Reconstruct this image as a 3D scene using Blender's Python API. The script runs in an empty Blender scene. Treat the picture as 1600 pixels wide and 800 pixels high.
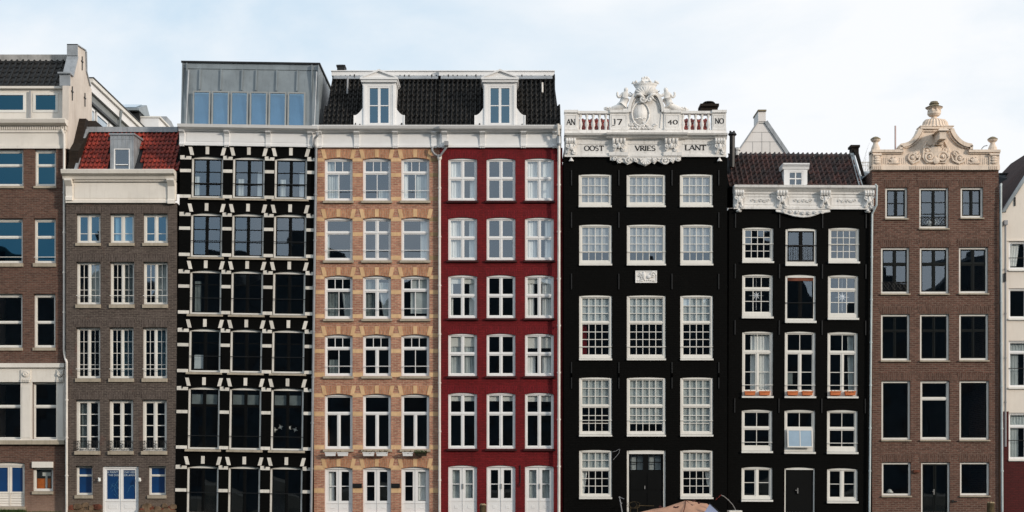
import bpy, bmesh, math, random
from math import sin, cos, pi, radians, atan2, sqrt
from mathutils import Vector, Matrix
random.seed(7)
SC = bpy.context.scene
COL = SC.collection

# ------------------------------------------------------------------ camera, sky, sun, exposure
D, CZ, ZB = 60.0, 1.2, -1.0            # distance of camera to the frontage, camera height, foot of the houses
cam = bpy.data.cameras.new('camera'); camo = bpy.data.objects.new('camera', cam); COL.objects.link(camo)
camo.location = (0, -D, CZ); camo.rotation_euler = (pi/2, 0, 0)
cam.sensor_width = 36; cam.lens = 54; cam.shift_y = 0.22
cam.clip_start = 0.5; cam.clip_end = 3000
SC.camera = camo
SUN_EL, SUN_AZ = radians(15), radians(53)      # azimuth from the facade normal towards the right
sd = bpy.data.lights.new('sun', 'SUN'); so = bpy.data.objects.new('sun', sd); COL.objects.link(so)
sd.energy = 2.45; sd.angle = radians(5); sd.color = (1.0, 0.89, 0.76)
dirv = Vector((sin(SUN_AZ)*cos(SUN_EL), -cos(SUN_AZ)*cos(SUN_EL), sin(SUN_EL)))
so.rotation_euler = dirv.to_track_quat('Z', 'Y').to_euler()
so.location = (60, -60, 50)
W = bpy.data.worlds.new('World'); SC.world = W; W.use_nodes = True
nt = W.node_tree; nt.nodes.clear()
def wn(t, **k):
    n = nt.nodes.new(t)
    for a, v in k.items(): setattr(n, a, v)
    return n
sky = wn('ShaderNodeTexSky', sky_type='NISHITA', sun_disc=False)
sky.sun_elevation = SUN_EL; sky.sun_rotation = atan2(dirv.x, dirv.y); sky.air_density = 1.0; sky.dust_density = 1.2; sky.ozone_density = 1.6
tc = wn('ShaderNodeTexCoord'); mp = wn('ShaderNodeMapping'); mp.inputs['Scale'].default_value = (1.6, 1.6, 3.6); mp.inputs['Location'].default_value = (2.3, 0.7, 0.35)
n1 = wn('ShaderNodeTexNoise'); n1.inputs['Scale'].default_value = 1.7; n1.inputs['Detail'].default_value = 8; n1.inputs['Roughness'].default_value = 0.55; n1.inputs['Distortion'].default_value = 0.3
rp = wn('ShaderNodeValToRGB'); rp.color_ramp.elements[0].position = 0.36; rp.color_ramp.elements[1].position = 0.58
rp.color_ramp.elements[0].color = (0.12,)*3+(1,); rp.color_ramp.elements[1].color = (1,)*4
mx = wn('ShaderNodeMix', data_type='RGBA'); mx.inputs[7].default_value = (9.3, 9.5, 9.75, 1)
lift = wn('ShaderNodeMix', data_type='RGBA'); lift.inputs[0].default_value = 0.8; lift.inputs[7].default_value = (6.3, 8.2, 9.8, 1)
bg = wn('ShaderNodeBackground'); bg.inputs[1].default_value = 0.1; out = wn('ShaderNodeOutputWorld')
L = nt.links.new
L(tc.outputs['Generated'], mp.inputs[0]); L(mp.outputs[0], n1.inputs['Vector']); sxs = wn('ShaderNodeSeparateXYZ'); L(tc.outputs['Generated'], sxs.inputs[0])
ma = wn('ShaderNodeMath', operation='MULTIPLY_ADD'); ma.inputs[1].default_value = 0.22; L(sxs.outputs[0], ma.inputs[0]); L(n1.outputs['Fac'], ma.inputs[2]); L(ma.outputs[0], rp.inputs[0])
L(sky.outputs[0], lift.inputs[6]); L(lift.outputs[2], mx.inputs[6]); L(rp.outputs[0], mx.inputs[0]); L(mx.outputs[2], bg.inputs[0]); L(bg.outputs[0], out.inputs[0])
SC.view_settings.view_transform = 'Standard'; SC.view_settings.look = 'None'
SC.view_settings.exposure = 0.05; SC.view_settings.gamma = 1.0
SC.render.resolution_x = 1024; SC.render.resolution_y = 512
SC.render.engine = 'CYCLES'
SC.cycles.transparent_max_bounces = 12; SC.cycles.max_bounces = 5; SC.cycles.caustics_reflective = False; SC.cycles.caustics_refractive = False

# ------------------------------------------------------------------ materials
def lin(r, g, b, k=1.0):
    f = lambda v: ((v/255+0.055)/1.055)**2.4 if v > 10 else v/255/12.92
    return (f(r)*k, f(g)*k, f(b)*k, 1)
MATS = {}
class NT:
    def __init__(s, name):
        s.m = bpy.data.materials.new(name); s.m.use_nodes = True; s.t = s.m.node_tree; s.t.nodes.clear()
        s.o = s.n('ShaderNodeOutputMaterial')
        s.tc = s.n('ShaderNodeTexCoord')
    def n(s, t, ins=None, **k):
        n = s.t.nodes.new(t)
        for a, v in k.items(): setattr(n, a, v)
        for a, v in (ins or {}).items():
            if isinstance(v, bpy.types.NodeSocket): s.t.links.new(v, n.inputs[a])
            else: n.inputs[a].default_value = v
        return n
    def noise(s, scale, detail=4, rough=0.55, vec=None, sc3=None):
        v = vec or s.tc.outputs['Object']
        if sc3: v = s.n('ShaderNodeMapping', {0: v, 'Scale': sc3}).outputs[0]
        return s.n('ShaderNodeTexNoise', {'Vector': v, 'Scale': scale, 'Detail': detail, 'Roughness': rough}).outputs['Fac']
    def rng(s, f, a, b, lo=0.0, hi=1.0):
        return s.n('ShaderNodeMapRange', {0: f, 1: a, 2: b, 3: lo, 4: hi}).outputs[0]
    def mix(s, f, a, b, bt='MIX'):
        return s.n('ShaderNodeMix', {0: f, 6: a, 7: b}, data_type='RGBA', blend_type=bt).outputs[2]
    def bump(s, h, st=0.3, d=0.01):
        return s.n('ShaderNodeBump', {'Height': h, 'Strength': st, 'Distance': d}).outputs[0]
    def bsdf(s, col, rough=0.7, metal=0, normal=None, spec=0.3):
        i = {'Base Color': col, 'Roughness': rough, 'Metallic': metal, 'Specular IOR Level': spec}
        if normal: i['Normal'] = normal
        b = s.n('ShaderNodeBsdfPrincipled', i); s.t.links.new(b.outputs[0], s.o.inputs[0]); return b

def plain(name, c, rough=0.6, var=0.12, scale=2.5, metal=0, spec=0.3, grime=0.0, gc=(0.05, 0.045, 0.04, 1), bump=0.15, grain=25):
    q = NT(name)
    a = q.noise(scale, 6)
    d = tuple(x*(1-var*1.6) for x in c[:3])+(1,); l = tuple(min(1, x*(1+var)) for x in c[:3])+(1,)
    col = q.mix(q.rng(a, 0.3, 0.7), d, l)
    if grime:
        st = q.noise(3.0, 5, 0.7, sc3=(3.5, 3.5, 0.35)); sp = q.noise(9, 6, 0.75)
        f = q.rng(st, 0.52, 0.75, 0, grime); col = q.mix(f, col, gc)
        col = q.mix(q.rng(sp, 0.60, 0.78, 0, grime*0.8), col, gc)
    if name in ('block_white', 'yellow_brick', 'sill_stone', 'white_paint', 'clean_white', 'red_sill'):
        w_ = 0.22 if name in ('block_white', 'yellow_brick') else 0.10
        oi = q.n('ShaderNodeObjectInfo').outputs['Random']; col = q.mix(q.rng(oi, 0.2, 1, 0, w_), col, gc)
    nb = q.bump(q.noise(grain, 4, 0.7), bump, 0.01) if bump else None
    q.bsdf(col, rough, metal, nb, spec); MATS[name] = q.m; return q.m

def brick(name, c1, c2, mortar, patch=None, soldier=False, streak=0.4, rough=0.85, bs=(0.21, 0.068), ms=0.011, patchamt=0.5, spec=0.2, bumps=0.6, low=None):
    q = NT(name)
    sx = q.n('ShaderNodeSeparateXYZ', {0: q.tc.outputs['Object']})
    xy = q.n('ShaderNodeMath', {0: sx.outputs[0], 1: sx.outputs[1]}, operation='ADD').outputs[0]
    wob = q.noise(1.3, 2)
    zz = q.n('ShaderNodeMath', {0: wob, 1: 0.05, 2: sx.outputs[2]}, operation='MULTIPLY_ADD').outputs[0]
    v = q.n('ShaderNodeCombineXYZ', {0: zz if soldier else xy, 1: xy if soldier else zz}).outputs[0]
    bt = q.n('ShaderNodeTexBrick', {'Vector': v, 'Color1': c1, 'Color2': c2, 'Mortar': mortar, 'Scale': 1.0, 'Mortar Size': ms, 'Mortar Smooth': 0.2, 'Bias': -0.1, 'Brick Width': bs[0], 'Row Height': bs[1]})
    col = bt.outputs[0]
    per = q.n('ShaderNodeTexNoise', {'Vector': q.n('ShaderNodeMapping', {0: v, 'Scale': (5, 15, 1)}).outputs[0], 'Scale': 1.0, 'Detail': 2.0}).outputs['Fac']
    col = q.mix(q.rng(per, 0.38, 0.66, 0, 0.5), col, tuple(x*0.42 for x in c1[:3])+(1,))
    big = q.noise(0.55, 6, 0.6)
    dk = tuple(0.62 for _ in range(3))+(1,)
    col = q.mix(q.rng(big, 0.42, 0.68, 0, streak), col, dk, 'MULTIPLY')
    stn = q.noise(1.6, 6, 0.7, sc3=(3, 3, 0.3))
    col = q.mix(q.rng(stn, 0.5, 0.75, 0, streak*1.1), col, (0.55, 0.52, 0.5, 1), 'MULTIPLY')
    if patch:
        pn = q.noise(0.7, 7, 0.7, sc3=(1.2, 1.2, 0.8))
        col = q.mix(q.rng(pn, 0.58, 0.68, 0, patchamt), col, patch)
    if low:
        f = q.rng(q.n('ShaderNodeMath', {0: q.noise(1.5, 5, 0.7), 1: 2.2, 2: sx.outputs[2]}, operation='MULTIPLY_ADD').outputs[0], 3.4, 1.6, 0, 0.75)
        col = q.mix(f, col, low)
    h = q.n('ShaderNodeMath', {0: bt.outputs['Fac'], 1: -1.0, 2: q.noise(60, 3)}, operation='MULTIPLY_ADD').outputs[0]
    q.bsdf(col, rough, 0, q.bump(h, bumps, 0.012), spec); MATS[name] = q.m; return q.m

brick('brown_brick', lin(116, 84, 72), lin(86, 62, 55), lin(118, 104, 92), patch=lin(116, 72, 58), patchamt=0.3, low=lin(168, 140, 122))
brick('grey_brick', lin(98, 86, 80), lin(72, 62, 58), lin(120, 110, 100), patch=lin(118, 64, 54), patchamt=0.4, low=lin(120, 104, 90))
brick('grey_soldier', lin(96, 84, 78), lin(70, 60, 56), lin(116, 106, 98), soldier=True)
brick('orange_brick', lin(196, 138, 114), lin(158, 106, 90), lin(196, 172, 146), patch=lin(132, 98, 88), patchamt=0.75, streak=0.4)
brick('orange_soldier', lin(200, 142, 108), lin(172, 116, 88), lin(180, 154, 130), soldier=True, streak=0.2)
brick('red_paint_brick', lin(126, 26, 30), lin(112, 21, 25), lin(98, 17, 21), streak=0.7, rough=0.6, bumps=0.6, patch=lin(96, 20, 22), patchamt=0.5)
brick('red_soldier', lin(126, 24, 32), lin(108, 20, 26), lin(90, 16, 20), soldier=True, streak=0.2, rough=0.6)
brick('black_paint_brick', lin(11, 10.5, 9), lin(8, 8, 7), lin(6, 6, 6), streak=0.2, rough=0.7, bumps=0.5, patch=lin(22, 21, 18), patchamt=0.3, spec=0.06)
brick('russet_brick', lin(118, 84, 72), lin(84, 59, 51), lin(126, 110, 98), patch=lin(84, 60, 54), patchamt=0.35, streak=0.3, bs=(0.22, 0.075), ms=0.013)
brick('russet_soldier', lin(112, 82, 70), lin(78, 56, 48), lin(118, 102, 92), soldier=True, bs=(0.24, 0.075))
brick('dark_gable_brick', lin(50, 40, 33), lin(34, 28, 24), lin(44, 38, 32), patch=lin(36, 34, 24), streak=0.6)
plain('dark_slope', lin(50, 27, 23), 0.9, 0.3, 2, bump=0.5)
brick('maroon_paint_brick', lin(84, 24, 24), lin(74, 20, 20), lin(62, 16, 16), streak=0.3, rough=0.6, bumps=0.3)
plain('white_paint', lin(228, 225, 218), 0.5, 0.05, 1.5, grime=0.14, gc=lin(150, 135, 115), bump=0.05)
plain('clean_white', lin(232, 231, 230), 0.42, 0.03, 2, grime=0.06, gc=lin(170, 160, 150), bump=0.03)
plain('cream_paint', lin(228, 221, 211), 0.6, 0.06, 1.1, grime=0.18, gc=lin(140, 122, 100), bump=0.12)
plain('carved_white', lin(230, 227, 223), 0.7, 0.07, 2.2, grime=0.42, gc=lin(120, 112, 100), bump=0.5, grain=14)
plain('carved_sand', lin(230, 212, 194), 0.75, 0.08, 1.8, grime=0.42, gc=lin(120, 98, 74), bump=0.5, grain=14)
plain('weathered_stone', lin(130, 118, 96), 0.85, 0.2, 3, grime=0.8, gc=lin(70, 70, 52), bump=0.5, grain=14)
plain('sill_stone', lin(172, 160, 142), 0.8, 0.12, 3, grime=0.5, gc=lin(90, 84, 70), bump=0.3)
plain('block_white', lin(226, 220, 210), 0.75, 0.06, 3, grime=0.4, gc=lin(130, 122, 110), bump=0.3)
plain('yellow_brick', lin(216, 180, 138), 0.8, 0.09, 4, grime=0.35, gc=lin(160, 122, 78), bump=0.4)
plain('dark_yellow_brick', lin(158, 132, 98), 0.8, 0.15, 4, grime=0.6, gc=lin(96, 82, 66), bump=0.4)  # darker yellow for the right pier's bands in the upper two rows
plain('zinc', lin(134, 142, 146), 0.45, 0.14, 1.3, metal=0.2, grime=0.3, gc=lin(70, 76, 80), bump=0.1, spec=0.5)
plain('zinc_light', lin(158, 162, 166), 0.5, 0.14, 2.5, metal=0.25, grime=0.5, gc=lin(95, 98, 100), bump=0.15)
plain('lead_flashing', lin(165, 162, 158), 0.6, 0.2, 3, metal=0.1, grime=0.5, gc=lin(90, 88, 84), bump=0.4)
plain('grey_pipe', lin(150, 150, 152), 0.5, 0.1, 3, grime=0.4, gc=lin(90, 88, 86))
plain('white_pipe', lin(222, 216, 208), 0.45, 0.08, 3, grime=0.5, gc=lin(140, 120, 100))
plain('pale_pipe', lin(188, 196, 196), 0.45, 0.08, 3, grime=0.4, gc=lin(110, 120, 120))
plain('iron', lin(22, 22, 22), 0.5, 0.1, 5, spec=0.4)
plain('black_paint', lin(9, 10, 10), 0.5, 0.1, 2, spec=0.12, bump=0.05)
plain('dark_green_paint', lin(12, 17, 17), 0.4, 0.1, 2, spec=0.2, bump=0.03)
plain('zinc_frame', lin(150, 153, 152), 0.45, 0.06, 2, bump=0.03)
plain('grey_frame', lin(120, 124, 122), 0.45, 0.06, 2, bump=0.03)
plain('red_sill', lin(60, 16, 16), 0.6, 0.25, 4, grime=0.4, gc=lin(30, 14, 12))
plain('cream_plaster', lin(226, 216, 204), 0.85, 0.05, 0.8, grime=0.16, gc=lin(168, 148, 126), bump=0.25, grain=9)
plain('gable_plaster', lin(208, 198, 188), 0.85, 0.1, 0.9, grime=0.5, gc=lin(150, 124, 98), bump=0.4, grain=6)
plain('pale_board', lin(226, 221, 217), 0.8, 0.05, 0.9, grime=0.15, gc=lin(170, 160, 150), bump=0.1)
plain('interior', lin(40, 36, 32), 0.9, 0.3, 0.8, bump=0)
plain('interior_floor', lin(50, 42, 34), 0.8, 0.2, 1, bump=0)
plain('curtain_white', lin(244, 246, 244), 0.9, 0.03, 2, bump=0)
plain('curtain_grey', lin(190, 198, 198), 0.9, 0.12, 2, bump=0)
plain('curtain_dark', lin(120, 130, 130), 0.9, 0.2, 3, bump=0)
plain('curtain_red', lin(120, 24, 28), 0.9, 0.2, 3, bump=0)
plain('blind_white', lin(226, 226, 220), 0.8, 0.03, 2, bump=0)
plain('blind_dim', lin(168, 170, 170), 0.8, 0.08, 1.2, bump=0)
plain('blind_grey', lin(200, 210, 214), 0.8, 0.08, 1.2, bump=0)
plain('blue_film', lin(8, 56, 104), 0.35, 0.12, 1.2, bump=0, spec=0.5)
plain('terracotta', lin(206, 118, 72), 0.8, 0.15, 6, grime=0.3, gc=lin(130, 90, 70), bump=0.2)
plain('soil_plant', lin(46, 40, 28), 0.9, 0.5, 20, bump=0.6)
plain('green_leaf', lin(58, 78, 34), 0.7, 0.4, 12, bump=0.2)
plain('moss_leaf', lin(70, 66, 40), 0.8, 0.4, 12, bump=0.2)
plain('canvas', lin(192, 148, 124), 0.85, 0.14, 2.5, grime=0.5, gc=lin(140, 104, 84), bump=0.25, grain=6)
plain('canvas_blue', lin(150, 160, 190), 0.6, 0.1, 2)
plain('hull', lin(60, 52, 46), 0.5, 0.2, 2)
plain('boat_white', lin(222, 218, 210), 0.5, 0.06, 2, grime=0.3)
plain('red_cloth', lin(110, 36, 32), 0.8, 0.2, 6)
plain('rotten_wood', lin(84, 70, 48), 0.9, 0.35, 6, grime=0.8, gc=lin(38, 46, 20), bump=0.8)
plain('wood_end', lin(170, 150, 120), 0.9, 0.3, 9, bump=0.5)
plain('orange_wood', lin(206, 108, 30), 0.6, 0.3, 3)
plain('rubble', lin(112, 92, 72), 0.9, 0.35, 5, grime=0.85, gc=lin(50, 46, 30), bump=0.9, grain=9)
plain('rubble_red', lin(112, 66, 50), 0.9, 0.35, 5, grime=0.7, gc=lin(50, 40, 30), bump=0.9, grain=9)
plain('film_print', lin(70, 124, 160), 0.7, 0.1, 4, bump=0)
plain('ink', lin(38, 34, 32), 0.7, 0.1, 4, bump=0)
plain('ground_mat', lin(120, 112, 100), 0.9, 0.15, 0.4)
plain('bark', lin(86, 78, 72), 0.9, 0.2, 4)
plain('far_brick', lin(44, 54, 60), 0.9, 0.2, 0.6)
plain('far_roof', lin(40, 42, 46), 0.9, 0.2, 0.6)
plain('paper_star', lin(236, 236, 240), 0.7, 0.04, 3, bump=0)
plain('skylight_glass', lin(150, 172, 190), 0.08, 0.1, 1, spec=0.8, bump=0)
plain('pink_pole', lin(196, 172, 168), 0.6, 0.1, 3)
plain('steel', lin(190, 188, 184), 0.3, 0.1, 3, metal=0.7)

def tilemat(name, c1, c2, moss, amt=0.4, spec=0.3, rough=0.6):
    q = NT(name)
    oi = q.n('ShaderNodeObjectInfo')
    col = q.mix(oi.outputs['Random'], c1, c2)
    g = q.n('ShaderNodeNewGeometry')
    wn_ = q.noise(1.1, 6, 0.7, vec=g.outputs['Position'])
    col = q.mix(q.rng(wn_, 0.45, 0.7, 0, amt), col, moss)
    fn = q.noise(14, 5, 0.7, vec=g.outputs['Position'])
    col = q.mix(q.rng(fn, 0.5, 0.75, 0, amt), col, moss)
    q.bsdf(col, rough, 0, q.bump(fn, 0.3, 0.01), spec); MATS[name] = q.m
tilemat('black_tile', lin(26, 24, 22), lin(15, 14, 13), lin(42, 37, 30), 0.25, 0.28, 0.48)
tilemat('red_tile', lin(164, 58, 41), lin(112, 37, 29), lin(56, 33, 26), 0.55)
tilemat('brown_tile', lin(82, 46, 38), lin(46, 32, 29), lin(34, 31, 28), 0.75)

def glassmat(name, tint, refl, trans, col=None):
    q = NT(name)
    g = q.n('ShaderNodeNewGeometry')
    nz = q.n('ShaderNodeTexNoise', {'Vector': g.outputs['Position'], 'Scale': 1.1, 'Detail': 0.0}).outputs['Color']
    of = q.n('ShaderNodeVectorMath', {0: nz, 1: (.5, .5, .5)}, operation='SUBTRACT').outputs[0]
    of = q.n('ShaderNodeVectorMath', {0: of, 'Scale': 0.012}, operation='SCALE').outputs[0]
    nn = q.n('ShaderNodeVectorMath', {0: g.outputs['Normal'], 1: of}, operation='ADD').outputs[0]
    nn = q.n('ShaderNodeVectorMath', {0: nn}, operation='NORMALIZE').outputs[0]
    gl = q.n('ShaderNodeBsdfGlossy', {'Color': tint, 'Roughness': 0.012, 'Normal': nn})
    tr = q.n('ShaderNodeBsdfTransparent', {'Color': trans})
    lw = q.n('ShaderNodeLayerWeight', {'Blend': 0.5})
    f5 = q.n('ShaderNodeMath', {0: lw.outputs['Facing'], 1: 4.5}, operation='POWER').outputs[0]
    f = q.rng(f5, 0.0, 1.0, refl, 0.95)
    mixs = q.n('ShaderNodeMixShader', {0: f, 1: tr.outputs[0], 2: gl.outputs[0]})
    q.t.links.new(mixs.outputs[0], q.o.inputs[0]); MATS[name] = q.m
q = NT('clear'); q.t.links.new(q.n('ShaderNodeBsdfTransparent', {'Color': (.97, .98, .98, 1)}).outputs[0], q.o.inputs[0]); MATS['clear'] = q.m
glassmat('glass', (0.74, 0.87, 1.0, 1), 0.19, (0.96, 0.97, 0.97, 1))
glassmat('glass_blue', (0.42, 0.74, 1.0, 1), 0.20, (0.6, 0.75, 0.85, 1))
glassmat('glass_sky', (0.5, 0.76, 1.0, 1), 0.24, (0.5, 0.7, 0.9, 1))
glassmat('glass_deep', (0.12, 0.38, 0.58, 1), 0.22, (0.12, 0.28, 0.4, 1))

def water():
    q = NT('canal_water')
    nz = q.noise(1.2, 4, 0.6, sc3=(1, 2.2, 1))
    q.bsdf(lin(38, 46, 42), 0.06, 0, q.bump(nz, 0.6, 0.15), 0.5); MATS['water'] = q.m
water()

# ------------------------------------------------------------------ mesh collecting
class M:
    def __init__(s): s.v = []; s.f = []; s.m = []; s.mi = 0
    def add(s, vs, fs):
        o = len(s.v); s.v += [tuple(v) for v in vs]; s.f += [tuple(i+o for i in f) for f in fs]; s.m += [s.mi]*len(fs); return s
    def box(s, x0, x1, y0, y1, z0, z1):
        if x0 > x1: x0, x1 = x1, x0
        if y0 > y1: y0, y1 = y1, y0
        if z0 > z1: z0, z1 = z1, z0
        return s.add([(x0,y0,z0),(x1,y0,z0),(x1,y1,z0),(x0,y1,z0),(x0,y0,z1),(x1,y0,z1),(x1,y1,z1),(x0,y1,z1)],
              [(0,3,2,1),(4,5,6,7),(0,1,5,4),(1,2,6,5),(2,3,7,6),(3,0,4,7)])
    def prism(s, p, y0, y1):           # polygon in x,z pushed along y
        n = len(p)
        a = sum(p[i][0]*p[(i+1)%n][1]-p[(i+1)%n][0]*p[i][1] for i in range(n))
        if a < 0: p = p[::-1]
        if y0 > y1: y0, y1 = y1, y0
        return s.add([(x,y0,z) for x,z in p]+[(x,y1,z) for x,z in p],
              [tuple(range(n)), tuple(range(2*n-1,n-1,-1))]+[(i+n,(i+1)%n+n,(i+1)%n,i) for i in range(n)])
    def prof(s, p, x0, x1):            # polygon in y,z pushed along x
        n = len(p)
        a = sum(p[i][0]*p[(i+1)%n][1]-p[(i+1)%n][0]*p[i][1] for i in range(n))
        if a < 0: p = p[::-1]
        if x0 > x1: x0, x1 = x1, x0
        return s.add([(x0,y,z) for y,z in p]+[(x1,y,z) for y,z in p],
              [tuple(range(n-1,-1,-1)), tuple(range(n,2*n))]+[(i,(i+1)%n,(i+1)%n+n,i+n) for i in range(n)])
    def hull8(s, lo, hi):              # two quads of four points each joined
        return s.add(list(lo)+list(hi), [(3,2,1,0),(4,5,6,7),(0,1,5,4),(1,2,6,5),(2,3,7,6),(3,0,4,7)])
    def tube(s, pts, r, n=6, cap=True):
        P = [Vector(p) for p in pts]; R = r if isinstance(r, (list, tuple)) else [r]*len(P)
        o = len(s.v); up = None
        for i, p in enumerate(P):
            d = (P[min(i+1,len(P)-1)]-P[max(i-1,0)]).normalized()
            if up is None: up = Vector((0,1,0)) if abs(d.y) < 0.9 else Vector((1,0,0))
            a = d.cross(up).normalized(); b = a.cross(d).normalized(); up = b
            for k in range(n):
                t = 2*pi*k/n; q = p+(a*cos(t)+b*sin(t))*R[i]; s.v.append(tuple(q))
        for i in range(len(P)-1):
            for k in range(n):
                s.f.append((o+i*n+k, o+i*n+(k+1)%n, o+(i+1)*n+(k+1)%n, o+(i+1)*n+k)); s.m.append(s.mi)
        if cap:
            s.f.append(tuple(o+k for k in range(n-1,-1,-1))); s.m.append(s.mi)
            e = o+(len(P)-1)*n; s.f.append(tuple(e+k for k in range(n))); s.m.append(s.mi)
        return s
    def lathe(s, prof, cx, cy, n=12, sy=1.0):
        o = len(s.v)
        for r, z in prof:
            for k in range(n):
                t = 2*pi*k/n; s.v.append((cx+r*cos(t), cy+r*sin(t)*sy, z))
        for i in range(len(prof)-1):
            for k in range(n):
                s.f.append((o+i*n+k, o+i*n+(k+1)%n, o+(i+1)*n+(k+1)%n, o+(i+1)*n+k)); s.m.append(s.mi)
        s.f.append(tuple(o+k for k in range(n-1,-1,-1))); s.m.append(s.mi)
        e = o+(len(prof)-1)*n; s.f.append(tuple(e+k for k in range(n))); s.m.append(s.mi)
        return s
    def blob(s, c, r, n=8, m=5, jit=0.0):
        o = len(s.v); rings = m
        for i in range(rings+1):
            ph = pi*i/rings
            for k in range(n):
                t = 2*pi*k/n; j = 1+random.uniform(-jit, jit)
                s.v.append((c[0]+r[0]*j*sin(ph)*cos(t), c[1]+r[1]*j*sin(ph)*sin(t), c[2]-r[2]*cos(ph)*(1+random.uniform(-jit, jit))))
        for i in range(rings):
            for k in range(n):
                s.f.append((o+i*n+k, o+i*n+(k+1)%n, o+(i+1)*n+(k+1)%n, o+(i+1)*n+k)); s.m.append(s.mi)
        return s
    def ribbon(s, pts, w, y0, y1):     # flat stroke in x,z
        P = [Vector((p[0], p[1])) for p in pts]; Wd = w if isinstance(w, (list, tuple)) else [w]*len(P)
        Lp, Rp = [], []
        for i, p in enumerate(P):
            d = (P[min(i+1,len(P)-1)]-P[max(i-1,0)]).normalized(); nn = Vector((-d.y, d.x))*Wd[i]/2
            Lp.append(p+nn); Rp.append(p-nn)
        for i in range(len(P)-1):
            s.prism([tuple(Rp[i]), tuple(Rp[i+1]), tuple(Lp[i+1]), tuple(Lp[i])], y0, y1)
        return s
    def spiral(s, cx, cz, r, turns, d=1, a0=0, y=0, th=0.03, n=26, flat=0.0, sx=1.0):
        pts, rr = [], []
        for i in range(n+1):
            t = i/n; a = a0+d*turns*2*pi*t; q = r*(1-0.85*t)
            pts.append((cx+sx*q*cos(a), y-0.02*t, cz+q*sin(a))); rr.append(th*(1-0.45*t))
        s.tube(pts, rr, 6); s.blob((cx, y-0.01, cz), (th*1.3,)*3); return s
    def mesh(s, name, smooth=False):
        me = bpy.data.meshes.new(name); me.from_pydata(s.v, [], s.f)
        for p, i in zip(me.polygons, s.m): p.material_index = i
        if smooth:
            for p in me.polygons: p.use_smooth = True
        me.update(); return me
    def build(s, name, mats, parent=None, smooth=False, loc=None, bev=0):
        me = s.mesh(name, smooth)
        for m in ([mats] if isinstance(mats, str) else mats): me.materials.append(MATS[m])
        o = bpy.data.objects.new(name, me); COL.objects.link(o)
        if parent: o.parent = parent
        if loc: o.location = loc
        if bev:
            b = o.modifiers.new('bevel', 'BEVEL'); b.width = bev; b.segments = 1; b.limit_method = 'ANGLE'
        return o
def link(me, name, parent=None, loc=(0,0,0), rot=None, scale=None):
    o = bpy.data.objects.new(name, me); COL.objects.link(o)
    if parent: o.parent = parent
    o.location = loc
    if rot: o.rotation_euler = rot
    if scale: o.scale = scale
    return o
def tag(o, label=None, cat=None, group=None, kind=None):
    if label: o['label'] = label
    if cat: o['category'] = cat
    if group: o['group'] = group
    if kind: o['kind'] = kind
    return o
def empty(name, loc, label, cat, group=None):
    o = bpy.data.objects.new(name, None); COL.objects.link(o); o.location = loc; o.empty_display_size = 0.3
    return tag(o, label, cat, group)

# photograph pixel on the frontage plane (1600 px wide) -> metres, at depth y
def PX(px, y=0): return (px-800)/40*((D+y)/D)
def PZ(py, y=0): return CZ+((800-py)/40-CZ)*((D+y)/D)

PANES = {}
for g in ('glass', 'glass_sky', 'glass_blue', 'glass_deep', 'blue_film'):
    me = M().box(-.5, .5, -.004, .004, -.5, .5).mesh('pane'); me.materials.append(MATS[g]); PANES[g] = me
    if g != 'blue_film':
        me.materials.append(MATS['clear'])
        for p in me.polygons: p.material_index = 0 if p.normal.y < -.5 else 1

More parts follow.
